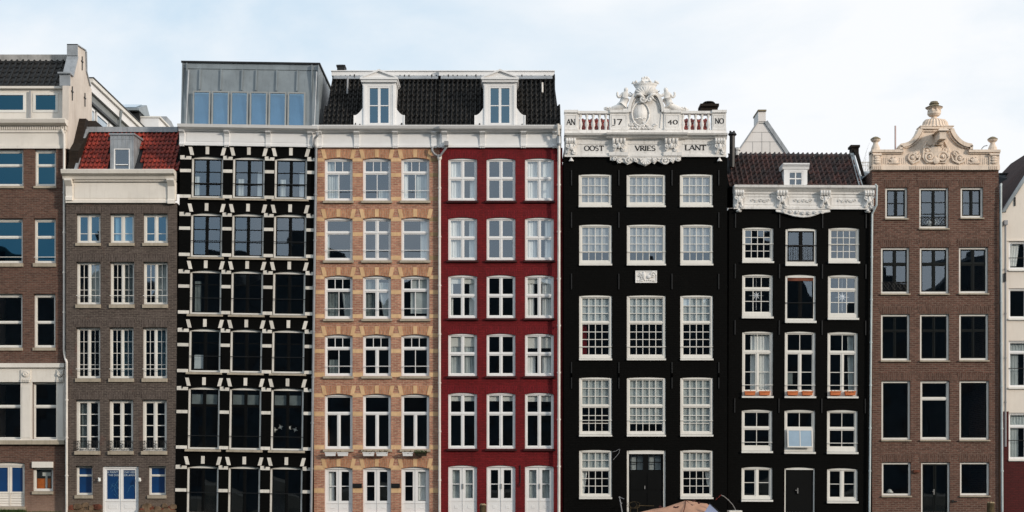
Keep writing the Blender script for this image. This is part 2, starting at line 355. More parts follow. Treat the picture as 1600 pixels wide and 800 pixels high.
TH = 0.30
class House:
    def __init__(s, name, label, y, px0, px1, top, cat='house', rot=0.0):
        s.y = y; s.px0 = px0; s.px1 = px1; s.top = top
        s.xc = PX((px0+px1)/2, y)
        s.root = empty(name, (s.xc, y, ZB), label, cat)
        s.root.rotation_euler = (0, radians(rot), 0)
        s.open = []
    def X(s, px, d=0): return PX(px, s.y+d)-s.xc
    def Z(s, py, d=0): return PZ(py, s.y+d)-ZB
    def wall(s, mat, depth=9, bottom=None, zmin=0.0, topz=None, back=True, storeys=(), side_mat=None):
        x0, x1, z1 = s.X(s.px0)+.003, s.X(s.px1)-.003, s.Z(s.top)
        r = lambda v: round(v, 3)
        xs = sorted(set([r(x0), r(x1)]+[r(o[i]) for o in s.open for i in (0, 1) if x0 < o[i] < x1]))
        zs = sorted(set([r(zmin), r(z1)]+[r(o[i]) for o in s.open for i in (2, 3) if zmin < o[i] < z1]))
        m = M(); S = {}
        def solid(i, k):
            if i < 0 or k < 0 or i >= len(xs)-1 or k >= len(zs)-1: return False
            if (i, k) not in S:
                cx, cz = (xs[i]+xs[i+1])/2, (zs[k]+zs[k+1])/2
                S[i, k] = not any(o[0] < cx < o[1] and o[2] < cz < o[3] for o in s.open)
            return S[i, k]
        for i in range(len(xs)-1):
            for k in range(len(zs)-1):
                if not solid(i, k): continue
                a, b, c, e = xs[i], xs[i+1], zs[k], zs[k+1]
                m.add([(a,0,c),(b,0,c),(b,0,e),(a,0,e)], [(0,1,2,3)])
                m.add([(a,TH,c),(b,TH,c),(b,TH,e),(a,TH,e)], [(3,2,1,0)])
                if not solid(i-1, k): m.add([(a,0,c),(a,0,e),(a,TH,e),(a,TH,c)], [(0,1,2,3)])
                if not solid(i+1, k): m.add([(b,0,c),(b,TH,c),(b,TH,e),(b,0,e)], [(0,1,2,3)])
                if not solid(i, k-1): m.add([(a,0,c),(a,TH,c),(b,TH,c),(b,0,c)], [(0,1,2,3)])
                if not solid(i, k+1): m.add([(a,0,e),(b,0,e),(b,TH,e),(a,TH,e)], [(0,1,2,3)])
        for o in s.open:
            if o[4]:
                a, b, e, h = o[0], o[1], o[3], o[4]
                c = lambda u: e-h*(2*u-1)**2
                for side in (0, 1):
                    us = [j/8 for j in range(5)] if side == 0 else [1-j/8 for j in range(5)]
                    p = [(a+(b-a)*us[0], e)]+[(a+(b-a)*u, c(u)-0.0005) for u in us[:-1]]+[(a+(b-a)*us[-1], e)]
                    m.prism(p, 0.0, TH)
        w = m.build('wall', mat, s.root)
        tz = topz if topz is not None else z1
        q = M(); q.box(x0+.004, x0+.22, TH, depth, 0, tz); q.box(x1-.22, x1-.004, TH, depth, 0, tz); q.box(x0+.22, x1-.22, depth-.25, depth, 0, tz)
        q.build('party_wall', side_mat or mat, s.root)
        q = M(); q.box(x0+.22, x1-.22, 3.2, 3.3, 0, tz-.1)
        for sy in storeys: zz = s.Z(sy); q.box(x0+.22, x1-.22, TH+.01, 3.2, zz-.12, zz)
        q.box(x0+.22, x1-.22, TH+.01, depth-.25, tz-.1, tz-.02)
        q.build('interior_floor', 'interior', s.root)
        return w
    def win(s, r, secs, fw=3, bw=None, arch=0, t=2.4, m=3.4, st=1.6, b=1.0, fm='white_paint', sm=None, rec=0.07,
            glass='glass', sill=None, sillmat='white_paint', cur=(), guard=(), gm='iron', name='window', label=None, tilt=0.35, holes=True, topw=None):
        U = 0.025*(D+s.y)/D
        x0, x1, z0, z1 = s.X(r[0]), s.X(r[2]), s.Z(r[3]), s.Z(r[1])
        h = arch*U
        if holes: s.open.append((x0, x1, z0, z1, h))
        fw *= U; bw = fw if bw is None else bw*U; t *= U; m *= U; st *= U; b *= U
        sm = sm or fm; tw = fw+h*0.4 if topw is None else topw*U
        f = M(); fs = M() if (sm and sm != fm) else f; y0, y1 = rec, rec+0.15; s.rec = rec
        g = 0.002
        f.box(x0+g, x0+fw, y0, y1, z0+g, z1-h); f.box(x1-fw, x1-g, y0, y1, z0+g, z1-h)
        if bw > 0: f.box(x0+fw, x1-fw, y0, y1, z0+g, z0+bw)
        iz1 = z1-tw-h*0.35
        n = 10
        if h: arc = [(x0+g+(x1-x0-2*g)*j/n, z1-h*(2*j/n-1)**2-g) for j in range(n+1)]
        else: arc = [(x0+g, z1-g), (x1-g, z1-g)]
        zc = min(iz1, z1-h)
        f.prism([(x1-g, z1-h)]+[(x1-fw, z1-h), (x1-fw, zc), (x0+fw, zc), (x0+fw, z1-h), (x0+g, z1-h)]+arc[1:-1] if h else [(x0+fw, zc), (x1-fw, zc), (x1-fw, z1-g), (x0+fw, z1-g)], y0-0.012 if h else y0, y1)
        ix0, ix1, iz0 = x0+fw, x1-fw, z0+bw; iz1 = zc
        ns = len(secs); H = iz1-iz0-t*(ns-1); tot = sum(q[0] for q in secs)
        todo = []; z = iz1
        for i, q in enumerate(secs):
            hh = H*q[0]/tot; zt, zb = z, z-hh
            if i < ns-1 and t > 0: fs.box(ix0, ix1, y0+.01, y1-.02, zb-t, zb)
            z = zb-t
            gr = q[1]; ng = len(gr); gw = (ix1-ix0-m*(ng-1))
            totc = sum(gr); xa = ix0
            for j, nc in enumerate(gr):
                wdt = gw*nc/totc; xb = xa+wdt
                if j < ng-1 and m > 0: fs.box(xb, xb+m, y0+.015, y1-.03, zb, zt)
                todo.append((xa, xb, zb, zt, nc, q[2], q[3] if len(q) > 3 else 'g', j, i)); xa = xb+m
        W_ = f.build(name, fm, s.root)
        if label: W_['label'] = label
        if fs is not f and fs.v: fs.build('mullion', sm, W_)
        for (xa, xb, zb, zt, nc, nr, kind, j, i) in todo:
            if kind == 'x': continue
            q = M(); ya, yb = y0+.03, y0+.085; e = .001
            if kind == 'p':
                q.box(xa+e, xb-e, ya, yb, zb+e, zt-e); q.box(xa+st*1.7, xb-st*1.7, ya-.008, ya, zb+st*1.7, zt-st*1.7)
                q.build('panel', sm, W_, bev=.004); continue
            if kind == 'l':
                q.box(xa+e, xb-e, ya+.02, yb, zb+e, zt-e); k = 5
                for a in range(k):
                    z_ = zb+(zt-zb)*a/k; q.prof([(ya+.02, z_+.01), (ya-.012, z_+.012), (ya+.018, z_+(zt-zb)/k-.006)], xa+.03, xb-.03)
                q.build('panel', sm, W_); continue
            q.box(xa+e, xa+st, ya, yb, zb+e, zt-e); q.box(xb-st, xb-e, ya, yb, zb+e, zt-e)
            q.box(xa+st, xb-st, ya, yb, zb+e, zb+st); q.box(xa+st, xb-st, ya, yb, zt-st, zt-e)
            ax, bx, az, bz = xa+st, xb-st, zb+st, zt-st
            rows = nr if isinstance(nr, (list, tuple)) else [1]*nr
            ncc = nc if kind != 'c1' else 1
            rt = sum(rows); zz = bz; cuts = []
            for ri, rr in enumerate(rows):
                z_ = zz-(bz-az)*rr/rt; cuts.append((zz, z_)); zz = z_
                if ri < len(rows)-1: q.box(ax, bx, ya+.016, yb-.012, z_-b/2, z_+b/2)
            cw = (bx-ax)/ncc
            for c in range(1, ncc): q.box(ax+cw*c-b/2, ax+cw*c+b/2, ya+.013, yb-.009, az, bz)
            q.build('sash', sm, W_)
            tx, tz_ = radians(random.gauss(0, tilt)), radians(random.gauss(0, tilt))
            gk = glass(j, i) if callable(glass) else glass
            for (zu, zl) in cuts:
                for c in range(ncc):
                    link(PANES[gk], 'pane', W_, (ax+cw*(c+.5), yb-.02, (zu+zl)/2),
                         (tx+radians(random.gauss(0, tilt*.25)), 0, tz_+radians(random.gauss(0, tilt*.25))), (cw, 1, zu-zl))
        if sill:
            px_, hp = sill[0]*U, sill[1]*U; out_ = sill[2] if len(sill) > 2 else 0.07
            M().prof([(-out_, z0-hp), (-out_, z0-.012), (rec+.1, z0+.002 if False else z0), (rec+.1, z0-hp)], x0-px_, x1+px_).build('sill', sillmat, W_, bev=.004)
        for k in cur:
            s.curtain(W_, ix0, ix1, iz0, iz1, *k)
        for v in guard:
            zz = iz1+(iz0-iz1)*v
            M().tube([(x0+.0, 0.0, zz), (x1-.0, 0.0, zz)], 0.014, 6).build('guard_bar', gm, W_)
        W_['_r'] = 0; del W_['_r']
        s.last = (x0, x1, z0, z1)
        return W_
    def curtain(s, W_, ix0, ix1, iz0, iz1, u0, u1, v0, v1, mat='curtain_white', kind='w', slant=0.0):
        a, b = ix0+(ix1-ix0)*u0, ix0+(ix1-ix0)*u1; zt, zb = iz1+(iz0-iz1)*v0, iz1+(iz0-iz1)*v1
        y = s.rec+.17
        if kind == 'flat':
            M().box(a, b, y-.05, y-.04, zb, zt).build('blind', mat, W_); return
        n = max(6, int((b-a)/0.03)); p = M(); ph = random.random()*6; vs = []; nz = 6
        for k in range(nz+1):
            f = k/nz; zz = zt+(zb-zt)*f; sh = slant*(f)*(b-a)
            for i in range(n+1):
                t = i/n; wv = 0.018*sin(t*(b-a)*55+ph+0.4*sin(f*3+i*.7))+0.007*sin(t*(b-a)*127+ph*2)
                vs.append((a+(b-a)*t*(1-abs(slant)*f)+(sh if slant > 0 else 0), y+wv, zz))
        N = len(vs); vs2 = [(x, yy+.004, zz) for x, yy, zz in vs]; fs = []
        for k in range(nz):
            for i in range(n):
                c = k*(n+1)+i; fs.append((c, c+n+1, c+n+2, c+1)); fs.append((N+c+1, N+c+n+2, N+c+n+1, N+c))
        p.add(vs+vs2, fs); p.build('curtain', mat, W_, smooth=True)
    def part(s, name, mat, fn, **k):
        m = M(); fn(m); return m.build(name, mat, s.root, **k)
    def pbox(s, m, px0, py0, px1, py1, y0, y1, d=0):
        return m.box(s.X(px0, d), s.X(px1, d), y0, y1, s.Z(py1, d), s.Z(py0, d))
    def pipe(s, pts, r=0.05, mat='white_pipe', name='downpipe', y=-0.09, clips=True):
        P = [(s.X(a), y if len(p) < 1 else (p[0] if p else y), s.Z(b)) for a, b, *p in pts]
        m = M().tube(P, r, 8)
        if clips:
            (x_, _, za), (x2, _, zb) = P[-2], P[-1]
            n = int(abs(za-zb)/1.9)
            for i in range(1, n+1):
                t = i/(n+1); zz = za+(zb-za)*t; xx = x_+(x2-x_)*t
                m.tube([(xx, P[-1][1], zz-.03), (xx, P[-1][1], zz+.03)], r*1.35, 8); m.box(xx-.012, xx+.012, P[-1][1], 0.02, zz-.012, zz+.012)
        return m.build(name, mat, s.root, smooth=False)

def cornice(H, px0, px1, ys, profile, mat, name='cornice', bev=0):
    """profile: list of (pixel y, how far it stands out) top to bottom"""
    x0, x1 = H.X(px0), H.X(px1)
    P = [(0.12, H.Z(profile[0][0])-.001)]+[(-o, H.Z(p)) for p, o in profile]+[(0.12, H.Z(profile[-1][0])+.001)]
    return M().prof(P, x0, x1).build(name, mat, H.root)

def make_tile(mat, lip=.16):
    xs = [0, .12, .28, .45, .62, .8, 1.0, 1.08]; hs = [.3, .1, .0, .02, .25, .66, .7, .4]
    v = []
    for yy, lift_ in ((-0.02, lip), (1.1, 0.0)):
        for x, h in zip(xs, hs): v.append((x, yy, h+lift_))
    n = len(xs)
    for x, h in zip(xs, hs): v.append((x, -0.02, h))
    f = [(i, i+1, n+i+1, n+i) for i in range(n-1)]+[(2*n+i, 2*n+i+1, i+1, i) for i in range(n-1)]
    f += [(2*n+i+1, 2*n+i, n+i, n+i+1) for i in range(n-1)]
    me = bpy.data.meshes.new('roof_tile'); me.from_pydata(v, [], f); me.materials.append(MATS[mat])
    for i, p in enumerate(me.polygons): p.use_smooth = i < n-1
    me.update(); return me
TILE = {k: make_tile(k, l_) for k, l_ in (('black_tile', .07), ('red_tile', .22), ('brown_tile', .13))}

def tiled_roof(H, pl0, pr0, pl1, pr1, py0, py1, d0, d1, mat, ncol, nrow, skip=None, back=3.0, wave=0.07):
    """eave from pixel pl0..pr0 at height py0, depth d0; ridge pl1..pr1, py1, depth d1"""
    A = Vector((H.X(pl0, d0), d0, H.Z(py0, d0))); B = Vector((H.X(pr0, d0), d0, H.Z(py0, d0)))
    C = Vector((H.X(pl1, d1), d1, H.Z(py1, d1))); E = Vector((H.X(pr1, d1), d1, H.Z(py1, d1)))
    m = M(); bz = A.z-0.5
    bk = [Vector((C.x, d1+back, C.z-0.02)), Vector((E.x, d1+back, E.z-.02))]
    dn = Vector((0, .02, -.03))
    vs = [A+dn, B+dn, E+dn, C+dn, bk[0], bk[1], Vector((A.x, d1+back, A.z)), Vector((B.x, d1+back, B.z))]
    m.add(vs, [(0,1,2,3), (3,2,5,4), (0,3,4,6), (1,7,5,2), (4,5,7,6)])
    roof = m.build('roof', 'far_roof', H.root)
    xl, xr = min(A.x, C.x), max(B.x, E.x); run = Vector((0, d1-d0, C.z-A.z)); Ls = run.length; run.normalize()
    ang = atan2(run.z, run.y); cw = (xr-xl)/ncol; rh = Ls/nrow
    for r_ in range(nrow):
        f = (r_+.5)/nrow; la = A.x+(C.x-A.x)*f; ra = B.x+(E.x-B.x)*f
        for c in range(ncol):
            xx = xl+c*cw
            if xx < la-cw*.45 or xx+cw > ra+cw*.45: continue
            p = Vector((xx, A.y, A.z))+run*(r_*rh)
            if skip:
                dd = p.y+rh*.5*run.y; q = (xx+cw/2+H.xc)*D/(D+H.y+dd)*40+800; zz = 800-40*((p.z+rh*.5*run.z+ZB-CZ)*D/(D+H.y+dd)+CZ)
                if skip(q, zz): continue
            o = link(TILE[mat], 'roof_tile', roof, (p.x+random.uniform(-.004, .004), p.y, p.z), (ang+radians(random.gauss(0, .7)), 0, radians(random.gauss(0, .6))), (cw, rh, wave*(1+random.uniform(-.1, .1))))
    return roof

# ------------------------------------------------------------------ ground, water
M().box(-500, 500, -57.9, 9, -1.0, -0.9).build('water', 'water')['kind'] = 'structure'
M().box(-600, 600, 9, 900, -1.4, 0.3).build('ground', 'ground_mat')['kind'] = 'structure'
M().box(-600, 600, -700, -57.9, -1.4, 0.0).build('quay', 'ground_mat')['kind'] = 'structure'

# ------------------------------------------------------------------ HOUSE 1 : brown brick with cream cornice (left edge)
H = House('brick_house', 'brown brick house with dark tiled roof and cream cornice at the left edge', 0.30, -42, 102, 229)
GB = 'glass_deep'
for (a, b, y0, y1, tf, sl) in ((-22, 36.5, 233, 290.5, .40, 4), (54, 87.5, 233, 290.5, .40, 4), (-22, 35.5, 341, 411, .39, 6), (53, 87, 341, 411, .39, 6), (-22, 35, 459, 543, .52, 5), (52.5, 86.5, 459, 543, .52, 5)):
    gl = GB if y0 < 450 else 'glass'
    H.win((a, y0, b, y1), [(tf, [1], 1), (1-tf, [1], 1)], fw=2.6, bw=3, t=2, st=1.2, rec=.14, fm='white_paint', glass=gl, sill=(1, sl), sillmat='sill_stone', topw=4,
          guard=(.90,) if y0 == 341 else (), gm='white_paint', cur=[(0.0, .22, 0, 1, 'curtain_grey')] if (y0 == 459 and a < 0) else ())
for (a, b) in ((-22, 33), (51, 89)):
    H.win((a, 597, b, 686), [(.42, [1], 1), (.58, [1], 1)], fw=1.8, t=2.5, st=1.2, rec=.12, sill=(0, 2, .1))
H.win((-11, 722, 38.5, 791.5), [(7, [1, 1], 1), (3.2, [1, 1], 1, 'l')], fw=1.8, bw=.5, t=.1, m=1.0, st=2.8, b=1, arch=2, rec=.1, glass='blue_film', name='door', topw=5, sill=(1.5, 5, .12), sillmat='sill_stone', fm='cream_paint')
w = H.win((51, 731, 83, 767.5), [(1, [1], 1)], fw=2.6, st=1.4, rec=.12, sill=(.5, 5), sillmat='sill_stone', topw=1.5)
x0, x1, z0, z1 = H.last
M().box(x0+.08, x1-.2, .32, .36, z0+.1, z0+.5).build('orange_panel', 'orange_wood', w)
M().box(x0+.42, x0+.49, .29, .32, z0+.1, z0+.6).box(x0+.3, x0+.62, .29, .32, z0+.6, z0+.74).build('pale_board', 'blind_white', w)
H.part('shutter_box', 'cream_paint', lambda m: H.pbox(m, 50.5, 721.5, 83.5, 731, -.09, .1), bev=.01)
H.wall('brown_brick', storeys=(590, 705, 448, 325, 213), depth=9, side_mat='gable_plaster', topz=PZ(232, .3)+1)
# cream pilastered surround of the fourth row
def f(m):
    H.pbox(m, -42, 574, 102, 597, -.08, -.002); H.pbox(m, -42, 568, 102.5, 574.5, -.18, -.002)
    for a, b in ((33, 51), (89, 102)):
        H.pbox(m, a, 597, b, 688, -.07, -.002); H.pbox(m, a+2.5, 604, b-2.5, 684, -.09, -.07)
        H.pbox(m, a+1, 578, b-2, 594, -.13, -.08)
        cx = (H.X(a+1)+H.X(b-2))/2
        m.blob((cx, -.14, H.Z(585)), (.13, .05, .13), 10, 5); m.spiral(cx, H.Z(585), .12, 1.4, y=-.17, th=.02)
        for k in range(5): H.pbox(m, a+1+k*(b-a-3)/5, 593, a+1+(k+.6)*(b-a-3)/5, 597.5, -.15, -.08)
    for k in range(48): H.pbox(m, -42+k*3, 572, -40.4+k*3, 575.5, -.15, -.06)
H.part('window_surround', 'cream_paint', f)
H.part('stone_ledge', 'sill_stone', lambda m: H.pbox(m, -42, 688, 102.5, 694.5, -.16, .05))
# cornice, frieze
H.part('frieze', 'cream_paint', lambda m: (H.pbox(m, -42, 206, 103, 232, -.03, .1), H.pbox(m, -42, 228, 103.5, 232.5, -.07, -.03), H.pbox(m, -42, 203.5, 103.5, 207.5, -.08, -.03)))
H.part('cornice', 'cream_paint', lambda m: m.prof([(.3, H.Z(197.5)), (-.12, H.Z(197.5)), (-.36, H.Z(195)), (-.42, H.Z(190)), (-.42, H.Z(188.5)), (.3, H.Z(187.5))], H.X(-42), H.X(106)))
def f(m):
    for k in range(43): H.pbox(m, -40+k*3.4, 198, -38.2+k*3.4, 203.5, -.12, 0)
    H.pbox(m, -42, 197, 103, 204, -.05, .1)
H.part('dentil_band', 'cream_paint', f)
# attic storey
H2 = H
sv = H.open; H.open = []
AY = .45
def awin(a, b):
    U = .025; x0, x1, z0, z1 = H.X(a, AY), H.X(b, AY), H.Z(176, AY), H.Z(146, AY)
    f_ = M().box(x0, x0+.1, AY-.04, AY+.08, z0, z1).box(x1-.1, x1, AY-.04, AY+.08, z0, z1).box(x0+.1, x1-.1, AY-.04, AY+.08, z0, z0+.1).box(x0+.1, x1-.1, AY-.04, AY+.08, z1-.07, z1).build('window', 'white_paint', H.root)
    link(PANES['glass_deep'], 'pane', f_, ((x0+x1)/2, AY, (z0+z1)/2), (radians(.3), 0, radians(-.2)), (x1-x0-.2, 1, z1-z0-.17))
awin(-10, 40.5); awin(52, 91)
def f(m):
    a = AY
    H.pbox(m, -42, 136.5, 109, 146, a-.02, a+.25, a); H.pbox(m, -42, 176, 109, 187, a-.02, a+.25, a)
    for p, q in ((-42, -10), (40.5, 52), (91, 109)): H.pbox(m, p, 146, q, 176, a-.02, a+.25, a)
    H.pbox(m, -42, 136, 107, 139.5, a-.16, a-.02, a)
H.part('attic_wall', 'cream_paint', f)
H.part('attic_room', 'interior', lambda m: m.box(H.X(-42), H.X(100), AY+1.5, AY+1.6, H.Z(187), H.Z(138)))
H.part('lead_flashing', 'lead_flashing', lambda m: m.prof([(AY-.02, H.Z(184)), (-.4, H.Z(188.6)), (AY+.1, H.Z(188.4))], H.X(-42), H.X(105)))
H.pipe([(43, 138, AY-.12), (43, 188, AY-.12)], .035, 'grey_pipe', clips=False, name='rain_pipe')
tiled_roof(H, -42, 104, -42, 104, 135.5, 92, AY+.05, AY+1.4, 'black_tile', 18, 6, wave=.08)
H.part('ridge_flashing', 'lead_flashing', lambda m: m.box(H.X(-42, 1.8), H.X(107, 1.8), 1.72, 2.1, H.Z(96, 1.8), H.Z(86, 1.8)))
# gable end wall, seen from its side
def f(m):
    xr = H.X(102)+.12; x0 = xr-.25
    zf = lambda py, d: H.Z(py, d)
    P = [(.02, zf(232, 0)), (.02, zf(200, 0)), (.1, zf(119, .3)), (.5, zf(118, .5)), (1.15, zf(88, 1.2)), (1.15, zf(71, 1.2)), (2.35, zf(79, 2.4)), (2.45, zf(112, 2.5)), (3.0, zf(134, 3)), (3.35, zf(136, 3)), (3.35, zf(232, 0))]
    m.prof(P, x0, xr)
H.part('gable_wall', 'gable_plaster', f)
def f(m):
    xr = H.X(102)+.17; x0 = xr-.42
    for (a, b, c, e) in ((.5, 118, 1.15, 88),):
        m.hull8([(x0,a-.05,H.Z(b,a)),(xr,a-.05,H.Z(b,a)),(xr,a+.1,H.Z(b,a)),(x0,a+.1,H.Z(b,a))], [(x0,c-.05,H.Z(e,c)),(xr,c-.05,H.Z(e,c)),(xr,c+.1,H.Z(e,c)),(x0,c+.1,H.Z(e,c))])
    m.box(x0, xr, 1.08, 1.16, H.Z(88, 1.2), H.Z(70, 1.2)); m.prof([(1.08, H.Z(70, 1.2)), (1.08, H.Z(71.5, 1.2)), (2.4, H.Z(79.5, 2.4)), (2.4, H.Z(78, 2.4))], x0, xr)
    m.box(x0-.05, xr+.03, -.02, .5, H.Z(118, .3), H.Z(115.5, .3)); m.box(x0, xr, .08, .12, H.Z(136, .3), H.Z(118, .3))
    m.prof([(2.4, H.Z(80, 2.4)), (2.5, H.Z(80, 2.4)), (2.56, H.Z(112, 2.5)), (3.1, H.Z(134, 3)), (3.0, H.Z(134, 3)), (2.46, H.Z(112, 2.5))], xr-.2, xr)
H.part('gable_coping', 'zinc_light', f)
def anchor(m, x, y, z, h=.5):
    m.box(x-.02, x+.02, y-.03, y, z-h/2, z+h/2)
def f(m):
    xr = H.X(102)+.12
    for (yy, py) in ((1.9, 98), (.5, 145), (2.3, 155)):
        z = H.Z(py, yy); m.box(xr, xr+.03, yy-.03, yy+.03, z-.3, z+.25); m.box(xr, xr+.04, yy-.12, yy+.1, z+.02, z+.07)
H.part('wall_anchor', 'iron', f)
H.part('verge_brick', 'dark_gable_brick', lambda m: m.prof([(.05, H.Z(262)), (.05, H.Z(235)), (2.6, H.Z(186, 2.3)), (3.6, H.Z(186, 2.3)), (3.6, H.Z(262))], H.X(102)+.12, H.X(102)+.5))
H.pipe([(98.5, 203, -.15), (101.5, 212, -.14), (102.2, 240, -.16), (102.2, 551, -.16)], .05, 'white_pipe')
H.pipe([(102.2, 549, -.16), (104.5, 560, -.22), (108.5, 567, -.38), (108.5, 802, -.38)], .05, 'white_pipe')

# ------------------------------------------------------------------ HOUSE 2 : grey-brown brick, red roof
H = House('narrow_brick_house', 'grey-brown brick house with red tiled roof and small zinc dormer', 0.0, 103, 276.5, 317)
cols = ((119, 157), (171.5, 209.5), (223.5, 262)); colb = ((118, 156), (170, 208), (222, 260.5))
cc = 'curtain_grey'
for i, (a, b) in enumerate(cols):
    H.win((a, 333.5, b, 379.5), [(1, [1, 1], [.7, .3])], fw=2.8, m=2.6, st=1.6, b=1, rec=.16, fm='white_paint', sill=(.8, 5), sillmat='sill_stone', glass='glass_blue', cur=[(.1, 1, 0, 1, 'blind_grey', 'flat')] if i == 1 else ())
    H.win((a, 409, b, 475.5), [(1, [2, 2], 3)], fw=2.6, m=2.4, st=1.2, b=.75, rec=.16, sill=(.8, 6), sillmat='sill_stone', glass='glass', guard=(.82,), gm='white_paint', cur=[(.55, 1, 0, 1, cc)] if i != 1 else [(.5, 1, 0, 1, 'curtain_dark')])
for i, (a, b) in enumerate(colb):
    H.win((a+.6, 511.5, b+.6, 591), [(1, [2, 2], 4)], fw=2.6, m=2.4, st=1.2, b=.75, rec=.16, sill=(.8, 6), sillmat='sill_stone', glass='glass' if i == 0 else 'glass_blue', guard=(.84,), gm='white_paint', cur=[(.55, 1, 0, 1, 'curtain_dark')] if i else ())
    w = H.win((a, 624.5, b, 704.5), [(1, [1, 1], 4)], fw=3.2, m=2.6, st=1.6, b=1.2, rec=.16, sill=(1, 6, .1), sillmat='sill_stone', cur=[(.05, .5, 0, 1, 'curtain_dark')] if i == 0 else ())
    x0, x1, z0, z1 = H.last
    m = M(); n = 9; yr = -.06
    m.tube([(x0, yr, z0+.04), (x1, yr, z0+.04)], .012, 5); m.tube([(x0, yr, z0+.38), (x1, yr, z0+.38)], .012, 5)
    for k in range(n+1): xx = x0+(x1-x0)*k/n; m.tube([(xx, yr, z0+.04), (xx, yr, z0+.4)], .008, 5)
    for k in range(3): m.spiral(x0+(x1-x0)*(.1+.4*k), z0+.28, .09, 1.2, (-1)**k, y=yr-.01, th=.012, n=14); m.spiral(x0+(x1-x0)*(.1+.4*k), z0+.12, .07, 1.2, (-1)**(k+1), y=yr-.01, th=.012, n=14)
    m.build('railing', 'iron', w)
for a, b in ((118, 144.5), (231.5, 259)):
    H.win((a, 728, b, 773.5), [(.3, [1], 1), (.7, [1], 1)], fw=2.4, t=1.6, st=.9, rec=.18, glass='blue_film', sill=(1, 5.5), sillmat='sill_stone')
dw = H.win((160, 728.5, 216.5, 800.5), [(54, [1, 1], 1), (18, [1, 1], 1, 'p')], fw=3, bw=.3, t=.1, m=.8, st=3.1, rec=.07, glass='blue_film', name='door', fm='clean_white', sill=(0, 9, .2), sillmat='sill_stone')
x0, x1, z0, z1 = H.last
def text(s, x, y, z, size, mat, parent, name='lettering', depth=.002, align='CENTER'):
    cu = bpy.data.curves.new(name, 'FONT'); cu.body = s; cu.size = size; cu.align_x = align; cu.extrude = depth
    t = bpy.data.objects.new('tmp', cu); me = bpy.data.meshes.new_from_object(t); bpy.data.objects.remove(t)
    me.name = name; me.materials.clear(); me.materials.append(MATS[mat])
    return link(me, name, parent, (x, y, z), (pi/2, 0, 0))
gx = (H.X(177), H.X(203.5)); ty = .105
text('A PAINT A', gx[0], ty, H.Z(739.4), .115, 'blind_grey', dw); text('THE DOCT', gx[0]+.04, ty, H.Z(744), .105, 'blind_grey', dw)
text('DAY KEEPS', gx[1], ty, H.Z(739.4), .105, 'blind_grey', dw); text('OR AWAY', gx[1]-.03, ty, H.Z(744), .105, 'blind_grey', dw)
m = M()
for k, (sx, sz, L_, a) in enumerate(((171, 764, .5, .6), (173, 768, .42, .1), (174, 761, .4, .9), (176, 772, .35, -.1), (172, 757, .5, .05), (196, 769, .45, .35), (199, 764, .4, .2), (178, 766, .3, 1.1))):
    P = [(H.X(sx)+L_*t_*cos(a+.5*sin(t_*4)), ty, H.Z(sz)+L_*t_*sin(a+.8*sin(t_*5+k))) for t_ in [j/8 for j in range(9)]]
    m.tube(P, .004, 4)
m.build('window_drawing', 'film_print', dw)
H.wall('grey_brick', storeys=(394, 492, 610, 718), depth=9)
def soldier(H, a, b, py0, py1, arch, mat, ex=3, skew=2.5, y=-.006):
    m = M(); n = 8; x0, x1 = H.X(a-ex), H.X(b+ex); h = arch*.025
    zb = H.Z(py1); arc = [(x0+(x1-x0)*j/n, zb+.004-h*(2*j/n-1)**2) for j in range(n+1)]
    m.prism(arc+[(H.X(b+ex+skew), H.Z(py0)), (H.X(a-ex-skew), H.Z(py0))], y, .05)
    return m.build('lintel', mat, H.root)
for cs, ys in ((cols, ((322, 333),(397, 408.6))), (colb, ((499, 511), (612.5, 624)))):
    for a, b in cs:
        for (u, v) in ys: soldier(H, a, b, u, v, 0, 'grey_soldier', 2, 3)
# lamps beside the door
for a in (156, 219):
    m = M(); x, z = H.X(a), H.Z(749); m.box(x-.03, x+.03, -.03, 0, z-.06, z+.06).tube([(x, -.02, z), (x-.03, -.1, z+.05), (x+.02, -.14, z-.02)], .022, 6).blob((x+.02, -.15, z-.04), (.06, .05, .06))
    m.build('wall_lamp', 'blind_white', H.root)
# cornice
def f(m):
    H.pbox(m, 103.5, 285, 275.5, 313, -.05, .1)
    H.pbox(m, 103.5, 313, 272.5, 317.5, -.1, .1); H.pbox(m, 117, 287.5, 262, 310, -.065, -.05)
H.part('frieze', 'cream_paint', f)
H.part('gutter_cornice', 'cream_paint', lambda m: m.prof([(.2, H.Z(281.5)), (-.18, H.Z(281.5)), (-.24, H.Z(277)), (-.42, H.Z(274)), (-.46, H.Z(268.3)), (-.42, H.Z(267.4)), (.2, H.Z(268))], H.X(100), H.X(275)))
def f(m):
    for k in range(72): H.pbox(m, 118+k*2, 282, 119.1+k*2, 284.8, -.14, 0)
    H.pbox(m, 104, 281, 275, 285.2, -.08, .05)
H.part('dentil_band', 'cream_paint', f)
for a, b, bot in ((104, 114.5, 314), (263, 274, 319)):
    m = M(); m.prof([(-.02, H.Z(bot)), (-.16, H.Z(bot)), (-.16, H.Z(bot-5)), (-.12, H.Z(bot-7)), (-.14, H.Z(292)), (-.34, H.Z(284)), (-.34, H.Z(281)), (-.02, H.Z(281))], H.X(a), H.X(b)); m.build('console', 'cream_paint', H.root)
dm = lambda q, z: 171 < q < 222 and z > 211
tiled_roof(H, 118, 278, 138, 278, 267.5, 207, .15, 2.0, 'red_tile', 23, 9, skip=dm, wave=.075)
H.part('ridge_cap', 'zinc_light', lambda m: m.prof([(1.9, H.Z(207, 2)), (1.9, H.Z(199, 2)), (2.6, H.Z(199, 2)), (2.6, H.Z(207, 2))], H.X(136, 2), H.X(278, 2)))
